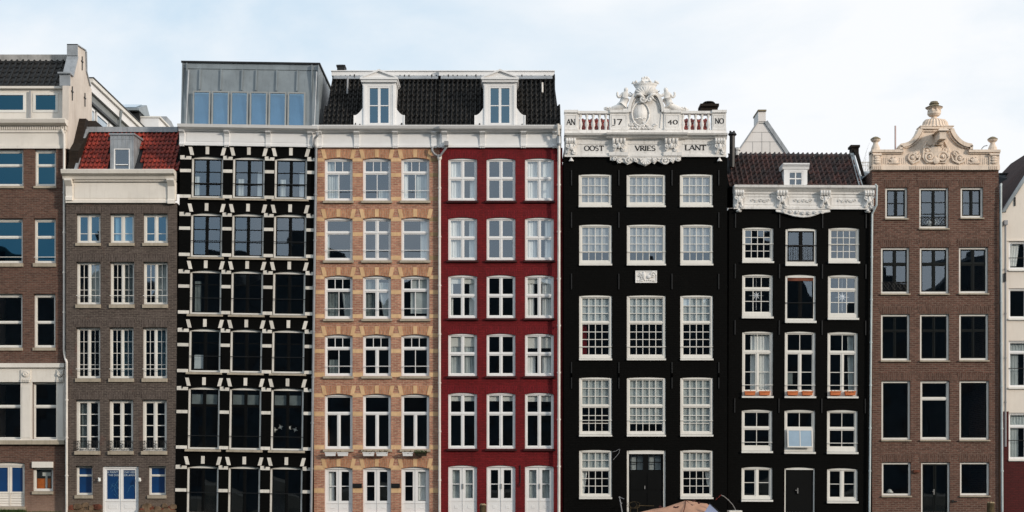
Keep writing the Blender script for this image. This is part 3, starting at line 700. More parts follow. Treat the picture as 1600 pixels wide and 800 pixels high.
H.part('verge_flashing', 'zinc_light', lambda m: m.hull8([(H.X(114.5), -.0, H.Z(268)), (H.X(119), -.0, H.Z(268)), (H.X(119), .25, H.Z(268)), (H.X(114.5), .25, H.Z(268))], [(H.X(136.5, 2), 1.8, H.Z(203, 2)), (H.X(139.5, 2), 1.8, H.Z(203, 2)), (H.X(139.5, 2), 2.1, H.Z(203, 2)), (H.X(136.5, 2), 2.1, H.Z(203, 2))]))
H.part('verge_brick', 'dark_gable_brick', lambda m: m.hull8([(H.X(103.5), .05, H.Z(268)), (H.X(114.5), .05, H.Z(268)), (H.X(114.5), .4, H.Z(268)), (H.X(103.5), .4, H.Z(268))], [(H.X(124, 2), 1.8, H.Z(187, 2)), (H.X(136.5, 2), 1.8, H.Z(187, 2)), (H.X(136.5, 2), 2.3, H.Z(187, 2)), (H.X(124, 2), 2.3, H.Z(187, 2))]))
# zinc dormer
d = .25
def f(m):
    x0, x1 = H.X(172.5, d), H.X(209, d); z0, z1 = H.Z(267, d), H.Z(211, d)
    wx0, wx1, wz0, wz1 = H.X(178, d), H.X(203, d), H.Z(266, d), H.Z(232, d)
    for a, b, c, e in ((x0, wx0, z0, z1), (wx1, x1, z0, z1), (wx0, wx1, wz1, z1), (wx0, wx1, z0, wz0)): m.box(a, b, d, d+.06, c, e)
    m.prof([(d+.06, z0), (d+.06, z1), (2.2, z1+.12), (2.2, z0+1)], x1-.05, x1); m.prof([(d+.06, z0), (d+.06, z1), (2.2, z1+.12), (2.2, z0+1)], x0, x0+.05)
    m.prof([(d-.06, z1), (d-.06, z1+.06), (2.3, z1+.2), (2.3, z1+.1)], x0-.04, x1+.05)
    for k in range(5): a = x0+.12+(x1-x0-.2)*k/4.5; m.box(a, a+.015, d-.012, d, wz1+.03, z1)
    m.box(x0, x1, d-.01, d, (wz1+z1)/2+.1, (wz1+z1)/2+.115)
    for k in range(4): yy = d+.35+k*.4; m.box(x1, x1+.012, yy, yy+.015, z0+.35+k*.38, z1)
    m.box(x0, x0+.03, d-.015, d, z0, z1); m.box(x1-.03, x1, d-.015, d, z0, z1)
H.part('dormer', 'zinc_light', f)
def roofwin(H, a, b, py0, py1, d, cols_, rows, mat='clean_white', fw=.07, g='glass', bar=.03, mull=0, back=.9):
    x0, x1, z0, z1 = H.X(a, d), H.X(b, d), H.Z(py1, d), H.Z(py0, d)
    m = M(); ya, yb = d-.01, d+.07
    m.box(x0, x0+fw, ya, yb, z0, z1).box(x1-fw, x1, ya, yb, z0, z1).box(x0+fw, x1-fw, ya, yb, z0, z0+fw).box(x0+fw, x1-fw, ya, yb, z1-fw, z1)
    ix0, ix1, iz0, iz1 = x0+fw, x1-fw, z0+fw, z1-fw; cw = (ix1-ix0)/cols_; rh = (iz1-iz0)/rows
    for c in range(1, cols_): bb = mull or bar; m.box(ix0+cw*c-bb/2, ix0+cw*c+bb/2, ya+.01, yb, iz0, iz1)
    for r_ in range(1, rows): m.box(ix0, ix1, ya+.015, yb-.005, iz0+rh*r_-bar/2, iz0+rh*r_+bar/2)
    w = m.build('window', mat, H.root); t1, t2 = radians(random.gauss(0, .3)), radians(random.gauss(0, .3))
    for c in range(cols_):
        for r_ in range(rows): link(PANES[g], 'pane', w, (ix0+cw*(c+.5), d+.04, iz0+rh*(r_+.5)), (t1+radians(random.gauss(0, .1)), 0, t2), (cw, 1, rh))
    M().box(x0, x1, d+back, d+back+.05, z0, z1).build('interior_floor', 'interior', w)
    return w
w = roofwin(H, 177, 204, 231, 266.5, d+.015, 1, 1, fw=.065)
M().box(H.X(181, d), H.X(200, d), d-.03, d-.01, H.Z(258, d), H.Z(256.8, d)).build('guard_bar', 'clean_white', w)
# broken foundation stones at the waterline
rs = random.Random(3)
def stone(H, px, py, w, h, mat):
    m = M(); n = 7; x, z = H.X(px), H.Z(py); P = [(x+w*.025/2*max(-1, min(1, 1.35*cos(2*pi*k/n+.3)))*rs.uniform(.75, 1.1), z+h*.025/2*max(-1, min(1, 1.35*sin(2*pi*k/n+.3)))*rs.uniform(.75, 1.1)) for k in range(n)]
    m.prism(P, -rs.uniform(.02, .09), .02); return m.build('foundation_stone', mat, H.root, bev=.012)
for k in range(9):
    stone(H, 112+k*5.2+rs.uniform(-1, 1), 794+rs.uniform(-5, 4), rs.uniform(8, 13), rs.uniform(7, 12), 'rubble_red' if k in (0, 7, 8) else 'rubble')
for k in range(11):
    stone(H, 222+k*5+rs.uniform(-1, 1), 794+rs.uniform(-4, 5), rs.uniform(8, 13), rs.uniform(7, 13), 'rubble' if k % 3 else 'rubble_red')
H.part('shattered_plinth', 'rubble', lambda m: H.pbox(m, 103.5, 797, 159.5, 838, -.1, -.003) and H.pbox(m, 217, 797, 275.5, 838, -.1, -.003))
# ------------------------------------------------------------------ HOUSE 3 : black with white blocks
H = House('striped_black_house', 'black brick house with white stone blocks and a grey zinc roof storey', -.02, 272.5, 487, 228, rot=.85)
C3 = ((290.5, 340), (355, 405), (420.3, 471.2))
rows3 = ((244.5, 309.5), (333, 402), (422.5, 491.5), (514, 582), (605, 702.5), (728, 802))
up = ((0.0,), )
for ri, (y0, y1) in enumerate(rows3):
    for ci, (a, b) in enumerate(C3):
        kw = dict(fw=3.0, arch=3.4, rec=.1, sm='black_paint', t=1.6, m=1.6, st=1.6, b=1.5, tilt=.3, topw=3.2, bw=2.6)
        cur = ()
        if ri == 0: secs = [(1, [1, 1], 3)]; cur = [(0, .2, .45, 1, 'curtain_grey')] if ci == 0 else [(.78, .98, .3, 1, 'curtain_white'), (.1, .3, .5, 1, 'curtain_grey')] if ci else ()
        elif ri == 1: secs = [(1, [1, 1], 3)]
        elif ri in (2, 3): secs = [(1, [1, 1], [.28, .72])]; cur = [(.08, .3, .2, 1, 'curtain_dark')] if (ri, ci) == (2, 0) else [(.1, .42, .6, .95, 'blind_grey', 'flat')] if (ri, ci) == (3, 0) else ()
        elif ri == 4:
            secs = [(.27, [1, 1], 1), (.73, [1, 1], 1)]; kw.update(t=1, m=1.5); cur = [(.03, .45, .08, .26, 'curtain_dark', 'flat'), (.55, .97, .08, .26, 'curtain_dark', 'flat')]
        else: secs = [(1, [1, 1], 1)]; kw.update(bw=.5)
        W_ = H.win((a, y0, b, y1), secs, guard=(.64,) if ri in (1, 2, 3) else (.8,) if ri == 4 else (.55,) if ri == 5 else (.66,), cur=cur, name='door' if ri == 5 else 'window', **kw)
        if ri < 5:
            x0, x1, z0, z1 = H.last
            M().prof([(-.11, z0-.10), (-.11, z0-.05), (.02, z0-.002), (.02, z0-.10)], x0-.08, x1+.08).build('sill', 'sill_stone', W_)
H.wall('black_paint_brick', storeys=(320, 412, 503, 594, 715), depth=8)
piers = ((273, 290.3), (340.2, 354.8), (405.2, 420.1), (471.4, 486.8))
for ri, (y0, y1) in enumerate(rows3):
    mid = {0: 268, 1: 358, 2: 448.5, 3: 540, 4: 644.5, 5: 767}[ri]
    low = {0: 308, 1: 399, 2: 489, 3: 580.5, 4: 700, 5: None}[ri]
    for pi_, (a, b) in enumerate(piers):
        for k, (yy, hh) in enumerate(((y0+3.5, 5), (mid, 5), (low, 5))):
            if yy is None: continue
            m = M(); x0, x1 = H.X(a), H.X(b); z = H.Z(yy); h = hh*.0125
            m.box(x0, x1, -.028-.002*k, .05, z-h, z+h)
            if k == 0:
                xm = (x0+x1)/2; m.prism([(x0, z+h), (xm-.07, z+h), (xm-.03, z+h+.035), (x0, z+h+.03)], -.02, .05)
            m.build('stone_band', 'block_white', H.root)
        M().prism([((H.X(a)+H.X(b))/2-.035, H.Z(y0+.5)), ((H.X(a)+H.X(b))/2+.035, H.Z(y0+.5)), ((H.X(a)+H.X(b))/2, H.Z(y0+4))], -.05, .03).build('pier_wedge', 'black_paint', H.root)
    for (a, b) in C3:
        yt, yb = y0-14.5, y0-2.5
        for k, (c, w, sk) in enumerate((((a+1.2), 5.6, -3.2), ((a+b)/2, 5.4, 0), ((b-1.2), 5.6, 3.2))):
            dr = 0 if k == 1 else 1.6
            M().prism([(H.X(c-w/2), H.Z(yb+dr)), (H.X(c+w/2), H.Z(yb+dr)), (H.X(c+w/2+sk), H.Z(yt+dr*.6)), (H.X(c-w/2+sk), H.Z(yt+dr*.6))], -.03, .05).build('voussoir', 'block_white', H.root)
def f(m):
    H.pbox(m, 271.5, 206, 487, 226, -.06, .1); H.pbox(m, 271.5, 225, 487, 229, -.1, .1)
    for a, b in ((289, 336), (351, 400), (415, 468)): H.pbox(m, a-6, 209, b+6, 222.5, -.075, -.06)
H.part('frieze', 'clean_white', f)
H.part('cornice', 'clean_white', lambda m: m.prof([(.6, H.Z(207)), (-.16, H.Z(207)), (-.22, H.Z(204.5)), (-.4, H.Z(203)), (-.44, H.Z(198.5)), (.6, H.Z(198))], H.X(271), H.X(489)))
def console(H, a, b, top, bot, mat, out=.3, drops=True, name='console'):
    m = M(); m.prof([(-.05, H.Z(bot)), (-.13, H.Z(bot)), (-.13, H.Z(bot-3)), (-.1, H.Z(bot-4)), (-.12, H.Z(top+8)), (-.16, H.Z(top+4)), (-out, H.Z(top+1)), (-out, H.Z(top)), (-.05, H.Z(top))], H.X(a), H.X(b))
    if drops:
        for k in range(3): t = a+(b-a)*(k+.15)/3; m.box(H.X(t), H.X(t+(b-a)*.2), -.11, -.02, H.Z(bot+2), H.Z(bot))
    return m.build(name, mat, H.root)
for a in (272, 342, 406.5, 472): console(H, a, a+8, 207, 228.5, 'clean_white')
# zinc roof storey
d0, d1 = .55, .85
def f(m):
    A = lambda px, py, d: (H.X(px, d), d, H.Z(py, d))
    zt, zb = H.Z(100, d1), H.Z(200, d0)
    x0b, x1b, x0t, x1t = H.X(273, d0), H.X(488.5, d0), H.X(273.5, d1), H.X(487.5, d1)
    m.add([(x0b,d0,zb),(x1b,d0,zb),(x1b,5.6,zb),(x0b,5.6,zb),(x0t,d1,zt),(x1t,d1,zt),(x1t,5.6,zt),(x0t,5.6,zt)], [(0,3,2,1),(4,5,6,7),(0,1,5,4),(1,2,6,5),(2,3,7,6),(3,0,4,7)])
H.part('zinc_storey', 'zinc', f)
sl = lambda z: d0+(d1-d0)*(z-H.Z(200, d0))/(H.Z(100, d1)-H.Z(200, d0))
def f(m):
    for a in (302, 335, 368, 390, 422, 454):
        zt, zb = H.Z(110, d1), H.Z(142, .75)
        m.prof([(sl(zt)-.08, zt), (sl(zt)+.02, zt), (sl(zb)+.02, zb), (sl(zb)-.08, zb)], H.X(a, .8)-.02, H.X(a, .8)+.03)
    zt, zb = H.Z(109, d1), H.Z(100, d1); m.prof([(sl(zt)-.03, zt), (sl(zb)-.05, zb), (sl(zb)+.02, zb), (sl(zt)+.02, zt)], H.X(276, .8), H.X(486, .8))
    for a in (274.2, 280.5, 476, 486): m.box(H.X(a, .7), H.X(a+1.2, .7), sl(H.Z(150, .7))-.17+.13, d1+.02, H.Z(199, .6), H.Z(101, .8))
H.part('standing_seam', 'zinc', f)
H.part('roof_edge', 'iron', lambda m: m.box(H.X(272.5, .8), H.X(489.5, .8), d1-.12, 5.7, H.Z(99.6, .8), H.Z(97, .8)))
for a in (278.5, 480.5): H.pipe([(a, 104, .62), (a-1.5, 199, .42)], .035, 'zinc_light', name='rain_pipe', clips=False)
for k in range(6):
    a = 291+k*29.6+(.4 if k > 2 else 0); b = a+27.4
    w = roofwin(H, a, b, 143, 198.5, .5, 1, 1, 'zinc_frame', .055, 'glass_sky', back=1.2)
    if k == 0: M().box(H.X(a+3, .7), H.X(a+11, .7), .85, .88, H.Z(198, .7), H.Z(165, .7)).build('curtain', 'curtain_white', w)
m = M()
for k, (px, dz) in enumerate(((427.5, 0), (436.5, -.1), (450, -.08), (459.5, 0))):
    x, z = H.X(px), H.Z(671)-dz
    for j in range(4): a = j*pi/4+k*.4; r_ = .1 if j % 2 == 0 else .06; m.tube([(x-r_*cos(a), .33, z-r_*sin(a)), (x+r_*cos(a), .33, z+r_*sin(a))], .012, 4)
m.v = [(x+H.xc, y_+H.y, z+ZB) for x, y_, z in m.v]
tag(m.build('twig_garland', 'blind_white'), 'garland of four pale crossed twigs in the right window of the striped black house', 'garland')
# downpipe right of the striped house
H.pipe([(488.5, 208, -.3), (488.5, 212, -.3), (483.5, 217, -.22), (482.5, 225, -.2), (485.5, 232, -.1), (486, 802, -.1)], .05, 'grey_pipe')
# ------------------------------------------------------------------ HOUSE 4 : tan banded, HOUSE 5 : red
def mansard(H, pl0, pr0, pl1, pr1, ncol, dpx, chim):
    sk = lambda q, z: dpx-29 < q < dpx+29 and z > 117 and (abs(q-dpx) < 26 or z > 168)
    tiled_roof(H, pl0, pr0, pl1, pr1, 198.5, 120, .2, 1.75, 'black_tile', ncol, 10, skip=sk, wave=.15)
    H.part('roof_fascia', 'clean_white', lambda m: (m.box(H.X(pl1, 1.8)-.02, H.X(pr1, 1.8)+.02, 1.66, 1.95, H.Z(119.5, 1.8), H.Z(113, 1.8)), m.box(H.X(pl1, 1.8)-.04, H.X(pr1, 1.8)+.04, 1.6, 4.5, H.Z(113, 1.8), H.Z(111.8, 1.8))))
    H.part('lead_ridge', 'zinc_light', lambda m: m.prof([(1.5, H.Z(125, 1.7)), (1.64, H.Z(119.6, 1.8)), (1.72, H.Z(119.6, 1.8)), (1.6, H.Z(126, 1.7))], H.X(pl1+2, 1.7), H.X(pr1-2, 1.7)))
    # dormer
    d = .14; X = lambda p: H.X(p, d); Z = lambda p: H.Z(p, d); c = dpx
    m = M()
    for a, b, y0, y1 in ((c-26, c-17.6, 129, 197), (c+17.6, c+26, 129, 197), (c-17.6, c+17.6, 129, 135), (c-17.6, c+17.6, 195, 197)): m.box(X(a), X(b), d, d+.12, Z(y1), Z(y0))
    m.box(X(c-26), X(c-24.5), d+.12, 1.9, Z(197), Z(129)); m.box(X(c+24.5), X(c+26), d+.12, 1.9, Z(197), Z(129))
    m.box(X(c-24.5), X(c-21), d-.03, d, Z(197), Z(133)); m.box(X(c+21), X(c+24.5), d-.03, d, Z(197), Z(133))
    m.box(X(c-28), X(c+28), d-.12, 1.9, Z(129), Z(125.5)); m.box(X(c-29.5), X(c+29.5), d-.18, 1.9, Z(125.5), Z(122.5))
    m.prism([(X(c-29.5), Z(122.4)), (X(c+29.5), Z(122.4)), (X(c), Z(111.5))], d-.08, 1.9)
    for s_ in (-1, 1):
        m.prism([(X(c+s_*30), Z(122.4)), (X(c+s_*26), Z(122.4)), (X(c), Z(112.5)), (X(c), Z(109.5))], d-.17, d-.06)
        pts = [(X(c+s_*26), Z(197)), (X(c+s_*39), Z(197)), (X(c+s_*39), Z(181))]+[(X(c+s_*(39-13*t_)), Z(181-1-12*t_**1.9)) for t_ in (0, .2, .4, .6, .8, 1)]
        m.prism(pts, d+.02, d+.10)
        m.box(X(c+s_*38), X(c+s_*40), d-.01, d+.02, Z(197), Z(180))
    m.build('dormer', 'clean_white', H.root)
    M().prof([(d-.1, Z(197)), (d-.1, Z(198.4)), (d+.3, Z(198.4)), (d+.3, Z(197))], X(c-41), X(c+41)).build('lead_flashing', 'zinc_light', H.root)
    roofwin(H, c-17.5, c+17.5, 135, 195, d+.02, 2, 2, 'clean_white', .07, 'glass_blue', .035, .10)
def cornice45(H, a, b, cons):
    H.part('frieze', 'clean_white', lambda m: (H.pbox(m, a, 206, b, 229, -.06, .1), H.pbox(m, a, 227.5, b, 231, -.1, .1)))
    H.part('cornice', 'clean_white', lambda m: m.prof([(.5, H.Z(208)), (-.2, H.Z(208)), (-.26, H.Z(206)), (-.4, H.Z(204.5)), (-.46, H.Z(200.5)), (-.46, H.Z(199.3)), (.5, H.Z(198.6))], H.X(a), H.X(b)))
    for c in cons: console(H, c, c+8.5, 208, 230, 'clean_white')

H = House('banded_tan_house', 'tan orange brick house with yellow brick bands and a white dormer', 0.08, 490.5, 687, 230)
C4 = ((507, 550.8), (566.8, 610.8), (626.8, 670.8))
c_, g_, dk_ = 'curtain_white', 'curtain_grey', 'curtain_dark'
rows4 = ((246.5, 313.5), (339.5, 406.8), (430.5, 498), (522.5, 587.5), (615.5, 701.8), (729.5, 801))
top3 = lambda f, thick=False: [(f, [3], 1), (1-f, [1, 1] if thick else [2], 1)]
spec4 = {(0,0): top3(.31), (0,1): top3(.31), (0,2): top3(.31),
         (1,0): [(.32, [1], 1), (.68, [1], 1)], (1,1): [(.32, [1, 1], 1), (.68, [1, 1], 1)], (1,2): [(.32, [1], 1), (.68, [1], 1)],
         (2,0): top3(.30), (2,1): [(.32, [1, 1], 1), (.68, [1, 1], 1)], (2,2): top3(.30),
         (3,0): top3(.30), (3,1): top3(.30, True), (3,2): top3(.30)}
cur4 = {(0,0): [(0, .3, 0, 1, g_), (.3, .5, .3, 1, g_)], (0,1): [(.55, .95, .75, 1, g_)], (0,2): [(.0, .2, 0, 1, c_), (.5, 1, .3, 1, g_)], (1,0): [(0, .12, .3, 1, g_)], (1,2): [(.7, .95, 0, 1, c_)],
        (2,0): [(.0, .45, .35, 1, dk_), (.6, 1, .3, 1, g_, 'w', .3)], (2,1): [(0, .4, 0, 1, dk_), (.55, .95, .1, 1, g_, 'w', .5)], (2,2): [(.3, 1, 0, .9, g_, 'flat')], (3,0): [(.1, .5, .6, 1, dk_)],
        (5,0): [(.02, .3, 0, .75, c_)], (5,2): [(.56, .97, .02, .72, c_)]}
for ri, (y0, y1) in enumerate(rows4):
    for ci, (a, b) in enumerate(C4):
        kw = dict(fw=2.5, arch=3.0, rec=.1, t=1.8, m=2.2, st=1.6, b=1.1, fm='clean_white', topw=2.6, bw=3)
        if ri == 5:
            H.win((a, y0, b, y1), [(56, [1, 1], 2), (15, [1, 1], 1, 'p')], name='door', cur=cur4.get((ri, ci), ()), **{**kw, 'm': .6, 'st': 3.8, 't': .1, 'bw': .3, 'fw': 2.2}); continue
        secs = [(.33, [1], 1), (.67, [1, 1], 1)] if ri == 4 else spec4[ri, ci]
        H.win((a, y0, b, y1), secs, cur=cur4.get((ri, ci), ()), guard=(.79,) if ri < 4 else (), gm='clean_white', sill=(2, 4.2, .1), sillmat='sill_stone', **kw)
H.wall('orange_brick', storeys=(325, 417, 508, 600, 716), depth=8)
P4 = ((490.8, 506.8), (551, 566.6), (611, 626.6), (671, 686.6))
B4 = (((247, 252.5), (270.5, 276.5), (307.5, 313.5)), ((339.5, 345.5), (363, 369), (399.5, 406)), ((430, 436), (453.5, 459.5), (491, 497)), ((521, 527), (545.5, 551.5), (582, 589)), ((614.5, 620.5), (643.5, 650), (695.5, 702)), ((727.5, 734), (763, 770)))
for ri, bands in enumerate(B4):
    for (u, v) in bands:
        for pi_, (a, b) in enumerate(P4):
            M().box(H.X(a), H.X(b), -.007, .04, H.Z(v), H.Z(u)).build('brick_band', 'dark_yellow_brick' if pi_ == 3 and ri < 2 else 'yellow_brick', H.root)
    y0 = rows4[ri][0]
    for (a, b) in C4:
        soldier(H, a, b, y0-12.5, y0, 3.6, 'orange_soldier', 1.5, 2.5)
        for k, (c, sk) in enumerate(((a+.8, -3.2), ((a+b)/2, 0), (b-.8, 3.2))):
            dr = 0 if k == 1 else 2.2
            M().prism([(H.X(c-3), H.Z(y0-.7+dr)), (H.X(c+3), H.Z(y0-.7+dr)), (H.X(c+3.2+sk), H.Z(y0-12.8)), (H.X(c-3.2+sk), H.Z(y0-12.8))], -.016, .05).build('voussoir', 'yellow_brick', H.root)
cornice45(H, 489.6, 687, (495, 553.5, 613.5, 674))
mansard(H, 505, 686.8, 519.5, 686.8, 25, 592.5, True)
def f(m):
    x0, x1 = H.X(528, 2.6), H.X(539.5, 2.6); m.box(x0, x1, 2.3, 2.8, H.Z(118, 2.6), H.Z(107, 2.6)); m.box(x0-.03, x1+.03, 2.27, 2.83, H.Z(107, 2.6), H.Z(104.5, 2.6)); m.box(x0+.05, x1-.05, 2.35, 2.75, H.Z(104.5, 2.6), H.Z(103.5, 2.6))
H.part('chimney', 'iron', f)
H.pipe([(538, 108, 1.25), (538, 136, 1.05)], .035, 'grey_pipe', name='vent_pipe', clips=False)
H.pipe([(675.5, 231, -.2), (676, 238, -.2), (679, 242, -.16), (687, 246, -.12)], .045, 'grey_pipe', clips=False)
m = M(); x, z = H.X(687), H.Z(247); m.lathe([(.05, z-.12), (.09, z-.06), (.09, z+.06), (.05, z+.1)], x, -.14, 8); m.tube([(x, -.14, z-.1), (x, -.14, H.Z(802))], .052, 8)
for k in range(7): zz = z-1.2-k*1.9; m.tube([(x, -.14, zz-.03), (x, -.14, zz+.03)], .068, 8)
m.build('downpipe', 'white_pipe', H.root)
for a, b in ((551, 565.5), (611.5, 625)):
    m = M(); H.pbox(m, a, 755.5, b, 762, -.07, -.004)
    for k in range(3): H.pbox(m, a+1, 756.3+k*2, b-1, 757.2+k*2, -.09, -.07)
    m.build('vent_grille', 'iron', H.root)
# hanging flower boxes, each a thing of its own
def leafclump(m, x0, x1, y, z, n, s=.05, hang=0.1, rr=random.Random(5)):
    for k in range(n):
        c = Vector((rr.uniform(x0, x1), y+rr.uniform(-.09, .05), z+rr.uniform(-hang, .08)))
        a = Vector((rr.uniform(-1, 1), rr.uniform(-1, 1), rr.uniform(-1, 1))).normalized()*s; b = a.cross(Vector((rr.uniform(-1, 1), rr.uniform(-1, 1), rr.uniform(-1, 1)))).normalized()*s*.6
        m.add([c-a, c+b, c+a, c-b], [(0,1,2,3)])
def flowerbox(px0, px1, py0, py1, y, mat, label, group, leaves, lmat='moss_leaf', cat='planter', name='flower_box'):
    xc = PX((px0+px1)/2, y); zb = PZ(py1, y)
    r_ = empty(name, (xc, y, zb), label, cat, group); w = PX(px1, y)-PX(px0, y); h = PZ(py0, y)-zb; hw = w/2
    m = M(); t = .015
    for ya, yb in ((-.09, -.09+t), (.09-t, .09)): m.hull8([(-hw*.9,ya*.8,0),(hw*.9,ya*.8,0),(hw*.9,yb*.8,0),(-hw*.9,yb*.8,0)], [(-hw,ya,h),(hw,ya,h),(hw,yb,h),(-hw,yb,h)])
    m.hull8([(-hw*.9,-.06,0),(-hw*.9+t,-.06,0),(-hw*.9+t,.06,0),(-hw*.9,.06,0)], [(-hw,-.075,h),(-hw+t,-.075,h),(-hw+t,.075,h),(-hw,.075,h)])
    m.hull8([(hw*.9-t,-.06,0),(hw*.9,-.06,0),(hw*.9,.06,0),(hw*.9-t,.06,0)], [(hw-t,-.075,h),(hw,-.075,h),(hw,.075,h),(hw-t,.075,h)])
    m.box(-hw-.01, hw+.01, -.1, -.075, h-.03, h+.006); m.box(-hw*.88, hw*.88, -.06, .06, .0, .012)
    m.build('box', mat, r_); M().box(-hw+.03, hw-.03, -.06, .06, .03, h-.02).build('soil', 'soil_plant', r_)
    if leaves:
        m = M(); leafclump(m, -hw, hw, -.02, h, leaves, .03, .05); m.build('leaves', lmat, r_)
    return r_
gp = 'window boxes hanging under the tan house sills'
for (a, b, lab, lv, mt) in ((508, 525, 'empty white flower box, left of two under the left tan house window', 0, 'clean_white'), (527.5, 544, 'empty white flower box, right of two under the left tan house window', 6, 'clean_white'),
        (567, 585, 'white flower box with withered plants, left under the middle tan house window', 60, 'clean_white'), (588, 606, 'white flower box half hidden by dry leaves, right under the middle tan house window', 45, 'clean_white'),
        (629, 645.5, 'white flower box with dark rim leaves, left under the right tan house window', 25, 'clean_white'), (648, 667, 'flower box overgrown with green ivy under the right window of the tan house', 160, 'soil_plant')):
    flowerbox(a, b, 707, 712.5, -.14, mt, lab, gp, lv, 'green_leaf' if lv > 100 else 'moss_leaf')

H = House('red_house', 'dark red painted brick house with white cross windows and a white dormer', -.06, 687.3, 879, 231)
C5 = ((700.3, 745.3), (760.3, 805.3), (820.3, 865.3))
rows5 = ((247, 313.5), (339.5, 406.5), (429.5, 497), (521, 587.5), (613.5, 701), (727, 802))
cur5 = {(0,0): [(0, .45, 0, 1, c_), (.78, 1, .5, 1, c_)], (0,2): [(0, .42, 0, 1, c_), (.55, 1, 0, 1, c_)], (1,0): [(0, .45, 0, 1, c_), (.75, 1, 0, 1, c_)], (1,2): [(0, .4, 0, 1, c_), (.72, 1, 0, 1, c_)],
        (2,0): [(0, 1, 0, .16, 'blind_white', 'flat'), (0, .12, 0, 1, c_), (.75, 1, 0, 1, c_)], (2,1): [], (2,2): [(0, 1, 0, .16, 'blind_white', 'flat'), (0, .3, .1, 1, c_), (.6, .95, 0, 1, c_)],
        (3,0): [(0, 1, 0, .28, 'blind_white', 'flat'), (0, 1, .25, 1, g_)], (3,2): [(0, 1, 0, .32, 'blind_white', 'flat'), (0, .35, .5, 1, c_), (.6, 1, .5, 1, c_)],
        (4,0): [(0, 1, 0, .12, 'blind_white', 'flat')], (4,1): [(0, 1, 0, .12, 'blind_white', 'flat')], (4,2): [(0, 1, 0, .13, 'blind_white', 'flat')],
        (5,0): [(0, 1, 0, .78, g_)], (5,2): [(0, 1, 0, .78, g_)]}
for ri, (y0, y1) in enumerate(rows5):
    for ci, (a, b) in enumerate(C5):
        kw = dict(fw=2.4, arch=2.6, rec=.06, fm='clean_white', topw=2.2, bw=3, b=1.2)
        if ri == 5: H.win((a, y0, b, y1), [(52, [1, 1], 2), (19, [1, 1], 1, 'p')], name='door', cur=cur5.get((ri, ci), ()), **{**kw, 'm': .6, 'st': 4.2, 't': .1, 'bw': .3}); x0, x1, z0, z1 = H.last; M().box((x0+x1)/2-.012, (x0+x1)/2+.03, .05, .08, z0+.95, z0+1.15).build('door_handle', 'steel', H.root); continue
        fr = .36 if ri == 4 else .47
        H.win((a, y0, b, y1), [(fr, [1, 1], 1), (1-fr, [1, 1], 1)], cur=cur5.get((ri, ci), ()), sill=(2.5, 3.6, .1), sillmat='red_sill', t=2, m=1.8, st=1.75, **kw)
        soldier(H, a, b, y0-11, y0, 3, 'red_soldier', 1, 2.5, -.004)
H.wall('red_paint_brick', storeys=(325, 417, 508, 600, 716), depth=8)
cornice45(H, 687.2, 877, (690.5, 749.5, 813.5, 863))
mansard(H, 687, 875.5, 687, 865, 26, 781.3, False)
H.pipe([(848.5, 116, 1.3), (848.5, 134, 1.05)], .035, 'white_pipe', name='vent_pipe', clips=False)
m = M(); H.pbox(m, 694.5, 223, 701, 230, -.32, -.12); m.build('rain_hopper', 'grey_pipe', H.root)
H.pipe([(697.5, 229, -.2), (697, 233, -.18), (690.5, 241, -.12), (687.6, 245, -.1)], .04, 'grey_pipe', clips=False)
H.part('rain_hopper', 'zinc_light', lambda m: m.lathe([(.05, H.Z(231)), (.1, H.Z(227)), (.1, H.Z(216)), (.07, H.Z(215))], H.X(873), -.3, 8))
H.pipe([(871, 198, -.5), (872, 214, -.42), (873, 217, -.3), (873, 802, -.22)], .055, 'white_pipe')
H.part('wire', 'iron', lambda m: m.tube([(H.X(812.5), -.02, H.Z(727)), (H.X(812.8), -.02, H.Z(754)), (H.X(811), -.06, H.Z(758)), (H.X(814), -.06, H.Z(760))], .018, 5))
